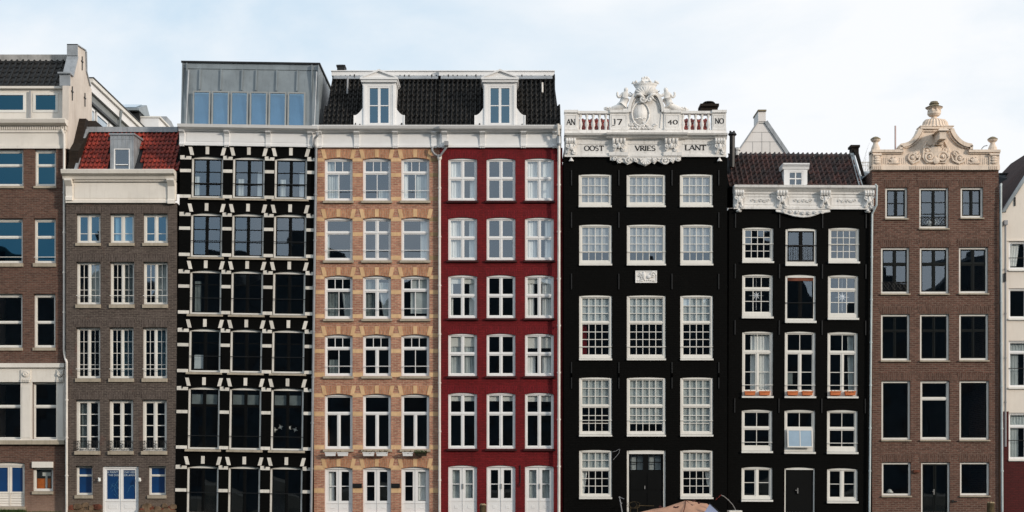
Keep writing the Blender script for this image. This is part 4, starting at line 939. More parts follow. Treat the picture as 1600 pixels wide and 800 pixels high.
# ------------------------------------------------------------------ HOUSE 6 : tall black house of 1740
H = House('tall_black_house', 'tall black house with small-paned windows and white carved parapet dated 1740', -.22, 880.5, 1136.5, 246)
C6 = ((905, 956), (979.5, 1040), (1063, 1114))
NC = (4, 5, 4)
bl = 'blind_dim'
rows6 = ((272, 324, 7), (350.7, 415, 7.5), (461.3, 563, 8.5), (589.5, 682, 7), (703, 779.6, 7))
for ri, (y0, y1, bw) in enumerate(rows6):
    for ci, (a, b) in enumerate(C6):
        sh = (-.7, -.3, -.6)[ci] if ri == 0 else 0
        n = NC[ci]; kw = dict(fw=3.4, bw=bw*.55, arch=1.2, rec=.03, t=2.2, m=2, st=1.6, b=1.0, fm='white_paint', topw=2.6, tilt=.22)
        sl_ = (.3, 3.2, .08)
        r_ = (a+sh, y0, b+sh, y1-3)
        if ri == 4 and ci == 1:
            W_ = H.win((a, 703, b, 801), [(1, [1], 1, 'x')], fw=3.2, bw=.2, arch=.8, rec=.05, fm='white_paint', topw=6, st=.1, t=.1, glass='glass', name='door')
            continue
        if ri == 0: s_ = [(1, [n], 3)]; cur = [(0, 1, 0, 1, bl, 'flat')] if ci else [(0, 1, 0, 1, bl, 'flat')]
        elif ri == 1: s_ = [(1, [n], 4)]; cur = [(0, 1, 0, .72, bl, 'flat')]
        elif ri == 2: s_ = [(3.05, [n], 3), (4, [n], 4)]; cur = [(0, 1, 0, .40, 'blind_grey', 'flat')]+([(0, .2, .42, 1, 'curtain_red')] if ci == 0 else [])
        elif ri == 3: s_ = [(3.2, [n], 3), (3, [n], 3)] if False else [(3.05, [n], 3), (3, [n], 3)]; cur = [(0, 1, 0, .5 if ci == 0 else (.85 if ci == 1 else 1), 'curtain_grey' if ci else 'curtain_grey', 'flat')]
        else: s_ = [(2.05, [n], 2), (3, [n], 3)]; cur = [(0, 1, 0, .40, 'curtain_grey', 'flat')]+[(0, .22, .42, 1, c_, 'w', -.5) if ci == 0 else (.8, 1, .42, .8, c_, 'w', .5)]
        W_ = H.win(r_, s_, cur=cur, sill=sl_, guard=(.70,) if ri == 0 else (.73,) if ri == 1 else (.85,) if ri == 2 else (.78,) if ri == 3 else (), gm='white_paint', **kw)
H.wall('black_paint_brick', storeys=(337, 435, 575, 692), depth=9)
# panelled black front door with two small-paned lights
a, b, y = 983.2, 1036.8, .12
dr = M(); zt, zb = H.Z(709), H.Z(801); lights = ((985.5, 1005), (1013.5, 1033))
H.pbox(dr, a, 734, b, 801, y, y+.06); H.pbox(dr, a, 709, b, 711, y, y+.06)
for p, q in ((a, 985.5), (1005, 1013.5), (1033, b)): H.pbox(dr, p, 711, q, 734, y, y+.06)
for p, q, u, v in ((986, 1008, 740, 765), (1012, 1034, 740, 765), (986, 1008, 770, 797), (1012, 1034, 770, 797)): H.pbox(dr, p, u, q, v, y-.02, y)
for p, q in lights: H.pbox(dr, (p+q)/2-.6, 711, (p+q)/2+.6, 734, y+.01, y+.05); H.pbox(dr, p, 721.5, q, 723, y+.013, y+.047)
dr = dr.build('door', 'black_paint', H.root)
for p, q in lights:
    for i in range(2):
        for (u, v) in ((711, 722), (722.5, 734)):
            xa, xb = H.X(p+(q-p)*i/2), H.X(p+(q-p)*(i+1)/2)
            link(PANES['glass'], 'pane', dr, ((xa+xb)/2, y+.03, (H.Z(u)+H.Z(v))/2), None, (xb-xa, 1, H.Z(u)-H.Z(v)))
M().box(H.X(984), H.X(1036), y+.2, y+.21, H.Z(735), H.Z(710)).build('blind', 'curtain_grey', dr)
m = M(); m.box(H.X(1007), H.X(1008.5), y-.05, y, H.Z(764), H.Z(759)); m.build('door_handle', 'steel', dr)
# anchors, cable
for px in (893, 967, 1050, 1123):
    for py in (278, 344, 440, 578, 595):
        if random.random() < .9: M().box(H.X(px)-.02, H.X(px)+.02, -.04, -.001, H.Z(py)-.3, H.Z(py)+.3).build('wall_anchor', 'iron', H.root)
m = M(); P = []
for (p, q) in ((957, 706), (962, 705), (967, 702), (968.5, 701.5), (967, 708), (962, 714), (958, 718.5)): P.append((H.X(p), -.04, H.Z(q)))
m.tube(P, .008, 5); m.build('cable', 'grey_pipe', H.root)
# small relief plaque
def f(m):
    H.pbox(m, 992.7, 423.3, 1026.3, 442.2, -.05, .02); 
    for p, q, u, v in ((992.7, 1026.3, 423.3, 424.8), (992.7, 1026.3, 440.8, 442.2), (992.7, 994, 424.8, 440.8), (1025, 1026.3, 424.8, 440.8)): H.pbox(m, p, u, q, v, -.07, -.05)
    rr = random.Random(9)
    for k in range(6): m.tube([(H.X(997+rr.uniform(0, 6)), -.06, H.Z(427+k*2.2)), (H.X(1002+rr.uniform(0, 3)), -.075, H.Z(429+k*2))], .022, 5)
    m.blob((H.X(1006), -.06, H.Z(431)), (.07, .05, .16), 8, 6, .1); m.blob((H.X(1014), -.06, H.Z(433)), (.1, .05, .08), 8, 6, .15); m.spiral(H.X(1020), H.Z(430), .12, 1.5, y=-.07, th=.03)
    for k in range(8): m.blob((H.X(997+k*3.5), -.06, H.Z(438.5+rr.uniform(-.6, .6))), (.05, .03, .03), 6, 4, .1)
H.part('relief_plaque', 'carved_white', f, smooth=False)

# carved parapet -----------------------------------------------------------
CW = 'carved_white'
def f(m):
    H.pbox(m, 882, 218, 1134.5, 245, -.06, .25); H.pbox(m, 882, 241, 1134.5, 245.5, -.1, -.06); H.pbox(m, 882, 243.5, 1134.5, 246, -.13, -.1)
    H.pbox(m, 951, 239, 981, 244.5, -.17, -.1); H.pbox(m, 1036, 239, 1065, 244.5, -.17, -.1)
    for a, b in ((902, 950), (982, 1034), (1066, 1112)): H.pbox(m, a, 224.5, b, 226, -.08, -.06)
H.part('frieze', CW, f)
def f(m):
    def c(a, b, o): m.prof([(.3, H.Z(218.4)), (-.06, H.Z(218.4)), (-.16-o, H.Z(217)), (-.2-o, H.Z(215)), (-.32-o, H.Z(213.6)), (-.36-o, H.Z(210.8)), (.3, H.Z(210.2))], H.X(a), H.X(b))
    c(881.5, 946.5, 0); c(946.5, 1072.5, .1); c(1072.5, 1135, 0)
    H.pbox(m, 882, 204, 1134.5, 210.3, -.12, .2)
H.part('cornice', CW, f)
for a, b in ((882, 902.5), (953, 981.5), (1037.5, 1063), (1112.5, 1134)):
    m = M()
    H.pbox(m, a, 177, b, 204, -.1, .18); H.pbox(m, a-.6, 173.2, b+.6, 177.2, -.17, .2); H.pbox(m, a, 200.5, b, 204, -.14, -.1)
    for p, q, u, v in ((a+2.5, b-2.5, 180.5, 181.3), (a+2.5, b-2.5, 198.4, 199.2), (a+2.5, a+3.2, 181.3, 198.4), (b-3.2, b-2.5, 181.3, 198.4)): H.pbox(m, p, u, q, v, -.112, -.1)
    m.build('pedestal', CW, H.root)
H.part('balustrade_rail', CW, lambda m: [H.pbox(m, a, 174.3, b, 178.3, -.12, .16) for a, b in ((902.5, 953), (1063, 1112.5))])
me_b = M().lathe([(.055, 0), (.055, .06), (.04, .09), (.075, .2), (.08, .26), (.05, .38), (.036, .48), (.05, .52), (.062, .55), (.062, .64)], 0, 0, 10).mesh('baluster', True); me_b.materials.append(MATS[CW])
for s0 in (907, 1067):
    for k in range(5): link(me_b, 'baluster', H.root, (H.X(s0+k*9.9), 0, H.Z(204)), None, (1.0, 1.0, (H.Z(178.2)-H.Z(204))/.64))
for a in (902.6, 951.2, 1063.1, 1110.8): M().box(H.X(a), H.X(a+1.8), -.04, .04, H.Z(204), H.Z(178.3)).build('baluster', CW, H.root)
# central cartouche
def f(m):
    H.pbox(m, 981.5, 176, 1037.5, 204, -.06, .15)
    cx = H.X(1009.2); rx, rz = H.X(1037)-cx, H.Z(138)-H.Z(176)
    P = [(cx+rx*cos(pi*k/20), H.Z(176)+rz*sin(pi*k/20)) for k in range(21)]
    m.prism(P, -.05, .15)
    for k in range(20):
        a0_, a1_ = pi*k/20, pi*(k+1)/20
        o = lambda a, r, dz=0: (cx+rx*r*cos(a), H.Z(176)+rz*r*sin(a))
        m.prism([o(a0_, .86), o(a0_, 1.03), o(a1_, 1.03), o(a1_, .86)], -.16, .12); m.prism([o(a0_, .78), o(a0_, .82), o(a1_, .82), o(a1_, .78)], -.09, -.05)
    for s_ in (-1, 1):
        m.ribbon([(cx+s_*rx*.95, H.Z(176)), (cx+s_*rx*1.02, H.Z(172)), (cx+s_*rx*1.3, H.Z(173))], .08, -.14, .12)
        m.ribbon([(cx+s_*.55, H.Z(200)), (cx+s_*.6, H.Z(180)), (cx+s_*.45, H.Z(160)), (cx+s_*.2, H.Z(152))], .03, -.09, -.05)
H.part('cartouche', CW, f)
def f(m):
    cx, cz = H.X(1000.5), H.Z(179)
    P = [(cx+.34*cos(2*pi*k/20), -.1, cz+.46*sin(2*pi*k/20)) for k in range(21)]
    m.tube(P, .035, 6); m.prism([(p[0], p[2]) for p in P[:-1]], -.09, -.05)
    for k in range(4): m.blob((cx-.15+k*.1, -.1, cz-.18+.02*(k % 2)), (.08, .03, .03), 6, 4, .2)
    rr = random.Random(2)
    for k in range(16): m.spiral(H.X(985+k*2.6), H.Z(199-4*sin(k*.9)-rr.uniform(0, 3)), rr.uniform(.05, .09), 1, (-1)**k, y=-.09, th=.024, n=10)
    for k in range(9): m.tube([(H.X(985+k*4.2), -.09, H.Z(202)), (H.X(987+k*4.2), -.1, H.Z(200.5)), (H.X(989+k*4.2), -.09, H.Z(202))], .03, 5)
    # shell and scrolls above the oval
    for s_ in (-1, 1):
        m.spiral(H.X(1009.2+s_*5.3), H.Z(157), .13, 1.6, s_, y=-.2, th=.045)
        m.tube([(H.X(1009.2+s_*3), -.2, H.Z(155)), (H.X(1009.2+s_*9), -.2, H.Z(150)), (H.X(1009.2+s_*14), -.18, H.Z(149)), (H.X(1009.2+s_*18), -.16, H.Z(153))], [.05, .07, .06, .03], 6)
        for k in range(5): a = .5+k*.28; m.tube([(H.X(1009.2), -.17, H.Z(150)), (H.X(1009.2)+s_*.5*cos(a), -.2, H.Z(150)+.32*sin(a))], [.03, .06], 6)
H.part('cartouche_carving', CW, f, smooth=True)
def f(m):  # crown
    cx, cy = H.X(1008.5), .05; z = H.Z(143)
    m.lathe([(.34, z), (.38, z+.03), (.38, z+.08), (.36, z+.1), (.45, z+.24), (.48, z+.28), (.45, z+.3), (.40, z+.3)], cx, cy, 20, .6)
    for k in range(10):
        a = 2*pi*k/10; x, y_ = cx+.47*cos(a), cy+.28*sin(a)
        m.blob((x, y_, z+.36), (.045, .045, .06), 6, 4); m.blob((x-.04, y_, z+.33), (.035, .03, .035), 6, 4); m.blob((x+.04, y_, z+.33), (.035, .03, .035), 6, 4)
    m.lathe([(.34, z+.26), (.28, z+.38), (.12, z+.44), (.1, z+.48)], cx, cy, 14, .6)
    for k in range(7): m.blob((cx+.12*cos(k*.9), cy, z+.5+.05*sin(k*1.7)), (.06, .05, .055), 6, 4, .1)
    m.blob((cx, cy, z+.56), (.07, .05, .05), 6, 4)
H.part('crown', CW, f, smooth=True)
def figure(H, px, py, s_):
    """carved half figure with a fish tail leaning on the shield"""
    x, z = H.X(px), H.Z(py); S = 1.0
    pts = {'hip': (0, 0, .30, .12), 'waist': (.03, 0, .44, .085), 'chest': (.05, -.02, .60, .12), 'neck': (.07, -.02, .73, .05), 'head': (.08, -.03, .80, .07), 'crown_': (.08, -.02, .87, .05),
           'sh1': (.15, -.03, .64, .055), 'el1': (.27, -.05, .56, .042), 'ha1': (.36, -.04, .66, .03), 'sh2': (-.06, -.02, .65, .055), 'el2': (-.20, -.03, .50, .042), 'el2b': (-.27, -.04, .60, .036), 'ha2': (-.25, -.04, .74, .03),
           'th': (-.06, -.03, .2, .115), 'kn': (-.2, -.05, .12, .1), 't1': (-.36, -.04, .10, .075), 't2': (-.52, -.03, .06, .055), 't3': (-.66, -.02, .03, .035), 't4': (-.74, -.02, .06, .02)}
    E = [('hip','waist'),('waist','chest'),('chest','neck'),('neck','head'),('head','crown_'),('chest','sh1'),('sh1','el1'),('el1','ha1'),('chest','sh2'),('sh2','el2'),('el2','el2b'),('el2b','ha2'),('hip','th'),('th','kn'),('kn','t1'),('t1','t2'),('t2','t3'),('t3','t4')]
    ks = list(pts); me = bpy.data.meshes.new('carved_figure')
    me.from_pydata([(s_*-1*pts[k][0]*-1*S, pts[k][1], pts[k][2]*S) for k in ks], [(ks.index(a), ks.index(b)) for a, b in E], [])
    o = bpy.data.objects.new('carved_figure', me); COL.objects.link(o); o.parent = H.root; o.location = (x, .02, z)
    sk = o.modifiers.new('skin', 'SKIN'); sub = o.modifiers.new('sub', 'SUBSURF'); sub.levels = 1; sub.render_levels = 1
    for i, k in enumerate(ks):
        v = me.skin_vertices[0].data[i]; v.radius = (pts[k][3]*S*1.42, pts[k][3]*S*1.42); v.use_root = (i == 0)
    dg = bpy.context.evaluated_depsgraph_get(); nm = bpy.data.meshes.new_from_object(o.evaluated_get(dg)); o.modifiers.clear(); o.data = nm; nm.materials.append(MATS[CW])
    for p in nm.polygons: p.use_smooth = True
    m = M()   # hair, drapery and rocks they lie on
    for k in range(6): m.blob((s_*(.08+.05*cos(k)), .0, S*(.84+.04*sin(k))), (.035, .04, .035), 6, 4, .1)
    for k in range(9): m.tube([(s_*(.2-.1*k), -.04, .06+.03*(k % 2)), (s_*(.14-.1*k), -.08, .12), (s_*(.08-.1*k), -.04, .02)], .035, 5)
    m.blob((s_*-.25, 0, .03), (.4, .1, .06), 8, 4, .15); m.spiral(s_*-.72, .06, .08, 1.1, s_, y=-.03, th=.03, n=12)
    q = m.build('drapery', CW, o, smooth=True)
figure(H, 975, 173, 1); figure(H, 1043.5, 173, -1)
H.part('iron_stay', 'iron', lambda m: (m.tube([(H.X(984), .1, H.Z(143)), (H.X(991), .1, H.Z(148))], .015, 5), m.tube([(H.X(1025), .1, H.Z(146)), (H.X(1031), .1, H.Z(141))], .015, 5)))
# consoles with leaf carving
def leafconsole(H, a, b, top, bot, mat):
    m = M(); x0, x1 = H.X(a), H.X(b); xm = (x0+x1)/2; w = x1-x0
    m.prof([(-.04, H.Z(bot)), (-.12, H.Z(bot)), (-.14, H.Z(bot-5)), (-.13, H.Z(top+12)), (-.18, H.Z(top+7)), (-.23, H.Z(top+1)), (-.23, H.Z(top)), (-.04, H.Z(top))], x0+w*.1, x1-w*.1)
    for k in range(4): m.tube([(x0+w*(k+.5)/4, -.23, H.Z(top+.5)), (x0+w*(k+.5)/4, -.26, H.Z(top+4)), (x0+w*(k+.5)/4, -.22, H.Z(top+7))], .05, 6)
    for s_ in (-1, 1):
        m.spiral(xm+s_*w*.3, H.Z(top+11), .09, 1.3, s_, y=-.2, th=.03); m.spiral(xm+s_*w*.28, H.Z(bot-4), .08, 1.2, -s_, y=-.15, th=.03)
        m.tube([(xm+s_*w*.3, -.18, H.Z(top+13)), (xm+s_*w*.12, -.2, H.Z((top+bot)/2+2)), (xm+s_*w*.3, -.16, H.Z(bot-4))], [.03, .05, .03], 6)
    m.blob((xm, -.2, H.Z((top+bot)/2)), (.08, .06, .14), 7, 5, .15)
    return m.build('console', mat, H.root, smooth=False)
for a, b in ((883.5, 899.5), (955, 978), (1036.5, 1059.5), (1115.5, 1132)): leafconsole(H, a, b, 218, 243 if a in (883.5, 1115.5) else 239, CW)
for c in (892.5, 1124):
    M().lathe([(.1, H.Z(252.5)), (.09, H.Z(251)), (.05, H.Z(249)), (.03, H.Z(247)), (.05, H.Z(246))], H.X(c), -.05, 8).build('stone_drop', CW, H.root)
def f(m):
    pts = [(953, 246), (953, 251), (958, 252), (962, 251), (965, 256), (969, 253), (975, 255), (980, 258), (987, 255), (992, 252), (996, 256), (1002, 258), (1008, 260), (1014, 257), (1018, 254), (1022, 257), (1027, 252), (1034, 256), (1041, 257), (1048, 253), (1051, 256), (1055, 251), (1061, 252), (1063.5, 251), (1063.5, 246)]
    m.prism([(H.X(a), H.Z(b)) for a, b in pts], -.1, 0)
    for a, b, r_, s_ in ((960, 249.5, .09, 1), (967, 252, .09, -1), (981, 252, .15, 1), (993, 251, .08, -1), (1008, 252, .0, 1), (1022, 252, .08, 1), (1038, 252, .15, -1), (1050, 252, .09, 1), (1058, 249.5, .09, -1)):
        if r_: m.spiral(H.X(a), H.Z(b), r_, 1.4, s_, y=-.13, th=.032)
    for k in range(7): a = -pi*.05-pi*.9*k/6; m.tube([(H.X(1008), -.13, H.Z(249)), (H.X(1008)+.22*cos(a), -.15, H.Z(249)+.24*sin(a))], [.025, .05], 6)
    for k in range(14): m.tube([(H.X(957+k*7.6), -.11, H.Z(247.5)), (H.X(960+k*7.6), -.14, H.Z(249.5)), (H.X(964+k*7.6), -.11, H.Z(248))], .03, 5)
H.part('scroll_apron', CW, f)
# lettering : own roman capitals
def glyph(m, ch, x, z, h, y0, y1):
    T, t = h*.18, h*.11; S = h*.2
    sf = lambda cx, cz, w=.22: m.box(x+(cx-w/2)*h, x+(cx+w/2)*h, y0, y1, z+cz*h-t*.35, z+cz*h+t*.35)
    def ln(a, b, w): m.ribbon([(x+a[0]*h, z+a[1]*h), (x+b[0]*h, z+b[1]*h)], w, y0, y1)
    def arc(cx, cz, rx, rz, a0, a1, w0, w1, n=12):
        P = [(x+(cx+rx*cos(a0+(a1-a0)*k/n))*h, z+(cz+rz*sin(a0+(a1-a0)*k/n))*h) for k in range(n+1)]
        m.ribbon(P, [w0+(w1-w0)*abs(sin(pi*k/n)) for k in range(n+1)], y0, y1)
    if ch == 'A': ln((.0, 0), (.38, 1), t); ln((.36, 1), (.76, 0), T); ln((.16, .36), (.6, .36), t); sf(.02, .02); sf(.75, .02); return .84
    if ch == 'N': ln((.08, 0), (.08, 1), t); ln((.06, 1), (.72, 0), T); ln((.74, 0), (.74, 1), t); sf(.08, .02); sf(.05, .98); sf(.74, .98); return .88
    if ch == 'O': arc(.45, .5, .42, .48, pi/2, 3*pi/2, t, T); arc(.45, .5, .42, .48, -pi/2, pi/2, t, T); return .98
    if ch == '0': arc(.33, .42, .3, .42, pi/2, 3*pi/2, t, T); arc(.33, .42, .3, .42, -pi/2, pi/2, t, T); return .74
    if ch == 'S': arc(.3, .73, .22, .24, radians(30), radians(270), t, T*.8); arc(.3, .25, .24, .25, radians(90), radians(-150), t, T*.9); return .76
    if ch == 'T': ln((.35, 0), (.35, 1), T); ln((-.04, .95), (.76, .95), t*1.5); ln((.0, .97), (-.03, .8), t); ln((.73, .97), (.76, .8), t); sf(.35, .02, .3); return .86
    if ch == 'V': ln((.05, 1), (.4, 0), T); ln((.4, 0), (.72, 1), t); sf(.05, .98); sf(.72, .98); return .78
    if ch == 'R': ln((.12, 0), (.12, 1), T); arc(.2, .73, .34, .25, pi/2, -pi/2, t, T); ln((.3, .48), (.7, 0), T); sf(.12, .02, .3); ln((.1, .97), (.25, .97), t); return .76
    if ch == 'I': ln((.1, 0), (.1, 1), T); sf(.1, .02, .28); sf(.1, .98, .28); return .3
    if ch == 'E': ln((.12, 0), (.12, 1), T); ln((.05, .97), (.56, .97), t); ln((.12, .52), (.48, .52), t); ln((.05, .03), (.6, .03), t); ln((.56, .97), (.56, .84), t); ln((.6, .03), (.62, .18), t); return .68
    if ch == 'L': ln((.12, 0), (.12, 1), T); sf(.12, .98, .3); ln((.05, .03), (.62, .03), t); ln((.62, .03), (.64, .2), t); return .7
    if ch == 'J': ln((.32, .1), (.32, 1), T*.8); arc(.14, .0, .18, .16, 0, -pi*.8, T*.7, t); sf(.25, .98, .2); return .6
    if ch == '7': ln((.0, .93), (.6, .93), t*1.3); ln((.58, .93), (.22, -.05), T*.9); return .72
    if ch == '4': ln((.42, -.1), (.42, .85), T*.8); ln((.42, .85), (.0, .3), t); ln((.0, .28), (.62, .28), t); return .76
    return .4
def word(H, s_, px0, px1, pyt, pyb, y):
    h = H.Z(pyt)-H.Z(pyb); q = M(); adv = 0; 
    for c in s_: adv += glyph(q, c, adv*h, 0, h, 0, 1)
    w = adv*h; f_ = (H.X(px1)-H.X(px0))/w; m = M(); x = 0
    for c in s_: x += glyph(m, c, x*h, 0, h, y-.006, y+.01)
    x0 = H.X(px0); m.v = [(x0+v[0]*f_, v[1], v[2]+H.Z(pyb)) for v in m.v]
    m.build('lettering', 'ink', H.root)
word(H, 'AN', 885.5, 899, 187, 196, -.105); word(H, 'J7', 956.5, 973, 187, 195.5, -.105); word(H, '40', 1043.5, 1059, 187.5, 195, -.105); word(H, 'NO', 1117, 1131, 186, 194, -.105)
word(H, 'OOST', 913, 944, 228.2, 236, -.065); word(H, 'VRIES', 992, 1025.5, 228.2, 236, -.065); word(H, 'LANT', 1070, 1104, 227.2, 235.2, -.065)
# red roof behind the balustrade, chimney
tiled_roof(H, 884, 1112, 890, 1100, 215, 187, .9, 2.6, 'red_tile', 30, 7, wave=.07)
def f(m):
    d = 1.6
    H.pbox(m, 1094, 169, 1120, 178, d-.3, d+.3, d); H.pbox(m, 1092.5, 165.5, 1121.5, 169.5, d-.4, d+.4, d)
    m.lathe([(.1, H.Z(165.5, d)), (.1, H.Z(162, d)), (.26, H.Z(161.5, d)), (.2, H.Z(159.5, d)), (.02, H.Z(158.8, d))], H.X(1107.5, d), d, 10)
    H.pbox(m, 1098, 162, 1102, 165.5, d-.1, d+.1, d)
H.part('chimney', 'dark_gable_brick', f)
# ------------------------------------------------------------------ HOUSE 7 : lower black house
H = House('low_black_house', 'lower black house with brown tiled roof, white carved cornice and planters on its sills', -.10, 1137, 1361.5, 326, rot=.25)
def curve(px, py):    # measured positions straightened to the house's own slight lean
    return px, py
gsh = lambda x: x
W7 = [  # rect, sections, opts
 ((1158, 355, 1206.5, 411.5), [(1, [4], 4)], dict(guard=(.5,), bw=4)),
 ((1292.5, 355, 1340.5, 411.5), [(1, [4], 4)], dict(guard=(.5,), bw=4)),
 ((1158, 428.5, 1206, 498), [(.34, [3], 1), (.66, [3], 2)], dict(bw=6, t=2.2)),
 ((1292, 429, 1339.5, 499.5), [(.34, [3], 1), (.66, [3], 2)], dict(bw=6, t=2.2)),
 ((1158.5, 517.5, 1206.5, 622), [(.32, [2], 1), (.68, [1, 1], [.5, .5])], dict(bw=8, t=2.8, m=2, guard=(.90,), cur=[(.26, 1, 0, .98, 'curtain_white')])),
 ((1225, 517.5, 1273, 622), [(.32, [2], 1), (.68, [1, 1], [.5, .5])], dict(bw=8, t=2.8, m=2, guard=(.90,), cur=[(.0, .25, .68, .9, 'curtain_dark', 'flat')])),
 ((1291.8, 518, 1339, 622), [(.32, [2], 1), (.68, [1, 1], [.5, .5])], dict(bw=8, t=2.8, m=2, guard=(.90,), cur=[(.72, .95, .0, .98, 'curtain_grey', 'w', .2)])),
 ((1158.2, 640, 1206, 708), [(.47, [2], 1), (.53, [2], 1)], dict(bw=7, t=2.4, guard=(.88,))),
 ((1225, 640, 1272.8, 709), [(.47, [2], 1), (.53, [2], 1)], dict(bw=7, t=2.4)),
 ((1291.5, 640, 1339.3, 709), [(.47, [2], 1), (.53, [2], 1)], dict(bw=7, t=2.4, guard=(.88,))),
 ((1158.3, 729.5, 1206.5, 784), [(1, [1, 1], 2)], dict(bw=5, m=3)),
 ((1292, 731, 1339.8, 786), [(1, [1, 1], 2)], dict(bw=5, m=3)),
]
wins7 = []
for r_, s_, o in W7:
    w = H.win((r_[0], r_[1], r_[2], r_[3]-3.2), s_, fw=3.2, arch=2, st=1.7, b=1, rec=.05, topw=2.6, gm='white_paint', sill=(.6, 3.4, .1), fm='white_paint', **o); wins7.append((w, H.last))
for (r_, g) in (((1225.5, 356, 1274, 412), .47), ((1225.3, 429, 1273, 501), 2)):
    w = H.win(r_, [(1, [1, 1], 1)], fw=3.4, bw=3.5, arch=2, st=1.6, m=2.6, rec=.05, sm='black_paint', topw=4, sill=(.6, 4, .1), guard=(g,) if g < 1 else (.62,), fm='white_paint')
    x0, x1, z0, z1 = H.last
    if g < 1:
        m = M(); zt = z1-(z1-z0)*.5
        for k in range(11): xx = x0+.12+(x1-x0-.24)*k/10; m.box(xx-.007, xx+.007, .0, .014, z0+.12, zt)
        m.box(x0+.1, x1-.1, -.002, .016, z0+.12, z0+.14); m.box(x0+.1, x1-.1, -.002, .016, zt-.01, zt+.015); m.build('railing', 'iron', w)
    else: M().box(x0+.1, x1-.1, .06, .1, z1-.24, z1-.11).build('blind', 'rubble_red', w)
H.win((1225.5, 730, 1272.8, 801), [(1, [1], 1, 'p')], fw=2, bw=.2, arch=2, rec=.05, topw=3.4, sm='black_paint', name='door')
m = M(); m.box(H.X(1245.5), H.X(1247), .0, .05, H.Z(771), H.Z(762.5)).box(H.X(1242.5), H.X(1247), -.01, .02, H.Z(766.5), H.Z(765.5)); m.build('door_handle', 'steel', H.root)
H.wall('black_paint_brick', storeys=(420, 508, 631, 716), depth=8)
# tilted open lower sash in the middle of the fourth row
w, (x0, x1, z0, z1) = wins7[8]
m = M(); hh = .72; ww = (x1-x0)-.2
m.box(-ww/2, -ww/2+.05, -.02, .02, 0, hh).box(ww/2-.05, ww/2, -.02, .02, 0, hh).box(-ww/2+.05, ww/2-.05, -.02, .02, 0, .05).box(-ww/2+.05, ww/2-.05, -.02, .02, hh-.05, hh).box(-.015, .015, -.015, .015, .05, hh-.05)
m.box(-ww/2+.05, ww/2-.05, -.006, .006, .05, hh-.05); m.m[-6:] = [1]*6
so_ = m.build('open_sash', ['white_paint', 'skylight_glass'], w); so_.location = ((x0+x1)/2, -.12, z0+.16); so_.rotation_euler = (radians(-9), 0, 0)
for px in (1147, 1216, 1283, 1351):
    for py in (345, 424, 512, 634): M().box(H.X(px)-.02, H.X(px)+.02, -.04, -.001, H.Z(py)-.28, H.Z(py)+.28).build('wall_anchor', 'iron', H.root)
# planters & stars : things of their own
gp = 'terracotta planters on the black house sills'
for i, ((w, (x0, x1, z0, z1)), nm) in enumerate(zip(wins7[4:7], ('left', 'middle', 'right'))):
    for k, side in enumerate(('left', 'right')):
        cpx = (1171.5, 1194.5)[k]+66.8*i
        flowerbox(cpx-8.3, cpx+8.3, 611.5, 617.6, -.165, 'terracotta', f'{side} of two terracotta planters on the {nm} sill of the lower black house', gp, 14, 'moss_leaf')
def star(px, py, y, label):
    o = M(); pts = []
    for k in range(16):
        a = 2*pi*k/16; r_ = .30 if k % 4 == 0 else (.22 if k % 2 == 0 else .075); pts.append((r_*sin(a), r_*cos(a)))
    n = 16; V = [(x, 0, z) for x, z in pts]+[(0, -.05, 0), (0, .05, 0)]
    o.add(V, [(k, (k+1) % n, n) for k in range(n)]+[((k+1) % n, k, n+1) for k in range(n)]); o.tube([(0, 0, .28), (0, 0, .75)], .004, 4); o.box(-.006, .006, -.004, .004, -.55, -.25)
    q = o.build('paper_star', 'paper_star'); q.location = (PX(px, y), y, PZ(py, y)); tag(q, label, 'ornament', 'white paper stars hung in windows')
star(1181.5, 462, .06, 'white paper star hung in the left window of the lower black house')
star(1315.8, 464.5, .06, 'white paper star hung in the right window of the lower black house')
# cornice
def f(m):
    H.pbox(m, 1143.5, 301, 1362, 325, -.06, .1); H.pbox(m, 1143.5, 323.5, 1362, 327.5, -.12, .1); H.pbox(m, 1143.5, 300.5, 1362, 303.5, -.1, -.06)
    for a, b in ((1160, 1207), (1229, 1275), (1296, 1344)):
        for p, q, u, v in ((a, b, 307, 308.2), (a, b, 319.5, 320.7), (a, a+1.2, 308.2, 319.5), (b-1.2, b, 308.2, 319.5)): H.pbox(m, p, u, q, v, -.08, -.06)
H.part('frieze', CW, f)
H.part('cornice', CW, lambda m: m.prof([(.3, H.Z(301)), (-.1, H.Z(301)), (-.22, H.Z(297)), (-.3, H.Z(295)), (-.32, H.Z(291.4)), (.3, H.Z(290.6))], H.X(1143.5), H.X(1363)))
for a, b in ((1144.5, 1159), (1209.5, 1227.5), (1277, 1294.5), (1346, 1362)): leafconsole(H, a, b, 299, 327, CW)
for c in (1151.5, 1353): M().lathe([(.08, H.Z(332.5)), (.13, H.Z(330.5)), (.05, H.Z(329)), (.04, H.Z(327))], H.X(c), -.08, 8).build('stone_drop', CW, H.root)
def f(m):
    pts = [(1209, 328), (1210, 331.5), (1217, 332.5), (1226, 335), (1236, 338), (1246, 339.5), (1252, 340), (1262, 339), (1272, 336), (1280, 333), (1290, 332), (1294, 331), (1294, 328)]
    m.prism([(H.X(a), H.Z(b)) for a, b in pts], -.09, .0)
    m.tube([(H.X(a), -.1, H.Z(b-.5)) for a, b in pts[1:-1]], .035, 6)
    for a in (1222, 1233, 1243, 1252, 1261, 1271, 1281): m.spiral(H.X(a), H.Z(330+3*sin((a-1210)/84*pi)), .08, 1.2, 1 if a < 1252 else -1, y=-.13, th=.03, n=14)
    for a in (1185, 1252, 1320):
        for k in range(5): m.spiral(H.X(a-12+k*6), H.Z(314), .07, 1.1, (-1)**k, y=-.075, th=.014, n=12)
        for k in range(3): m.tube([(H.X(a-8+k*8), -.07, H.Z(317)), (H.X(a-5+k*8), -.09, H.Z(312))], .015, 5)
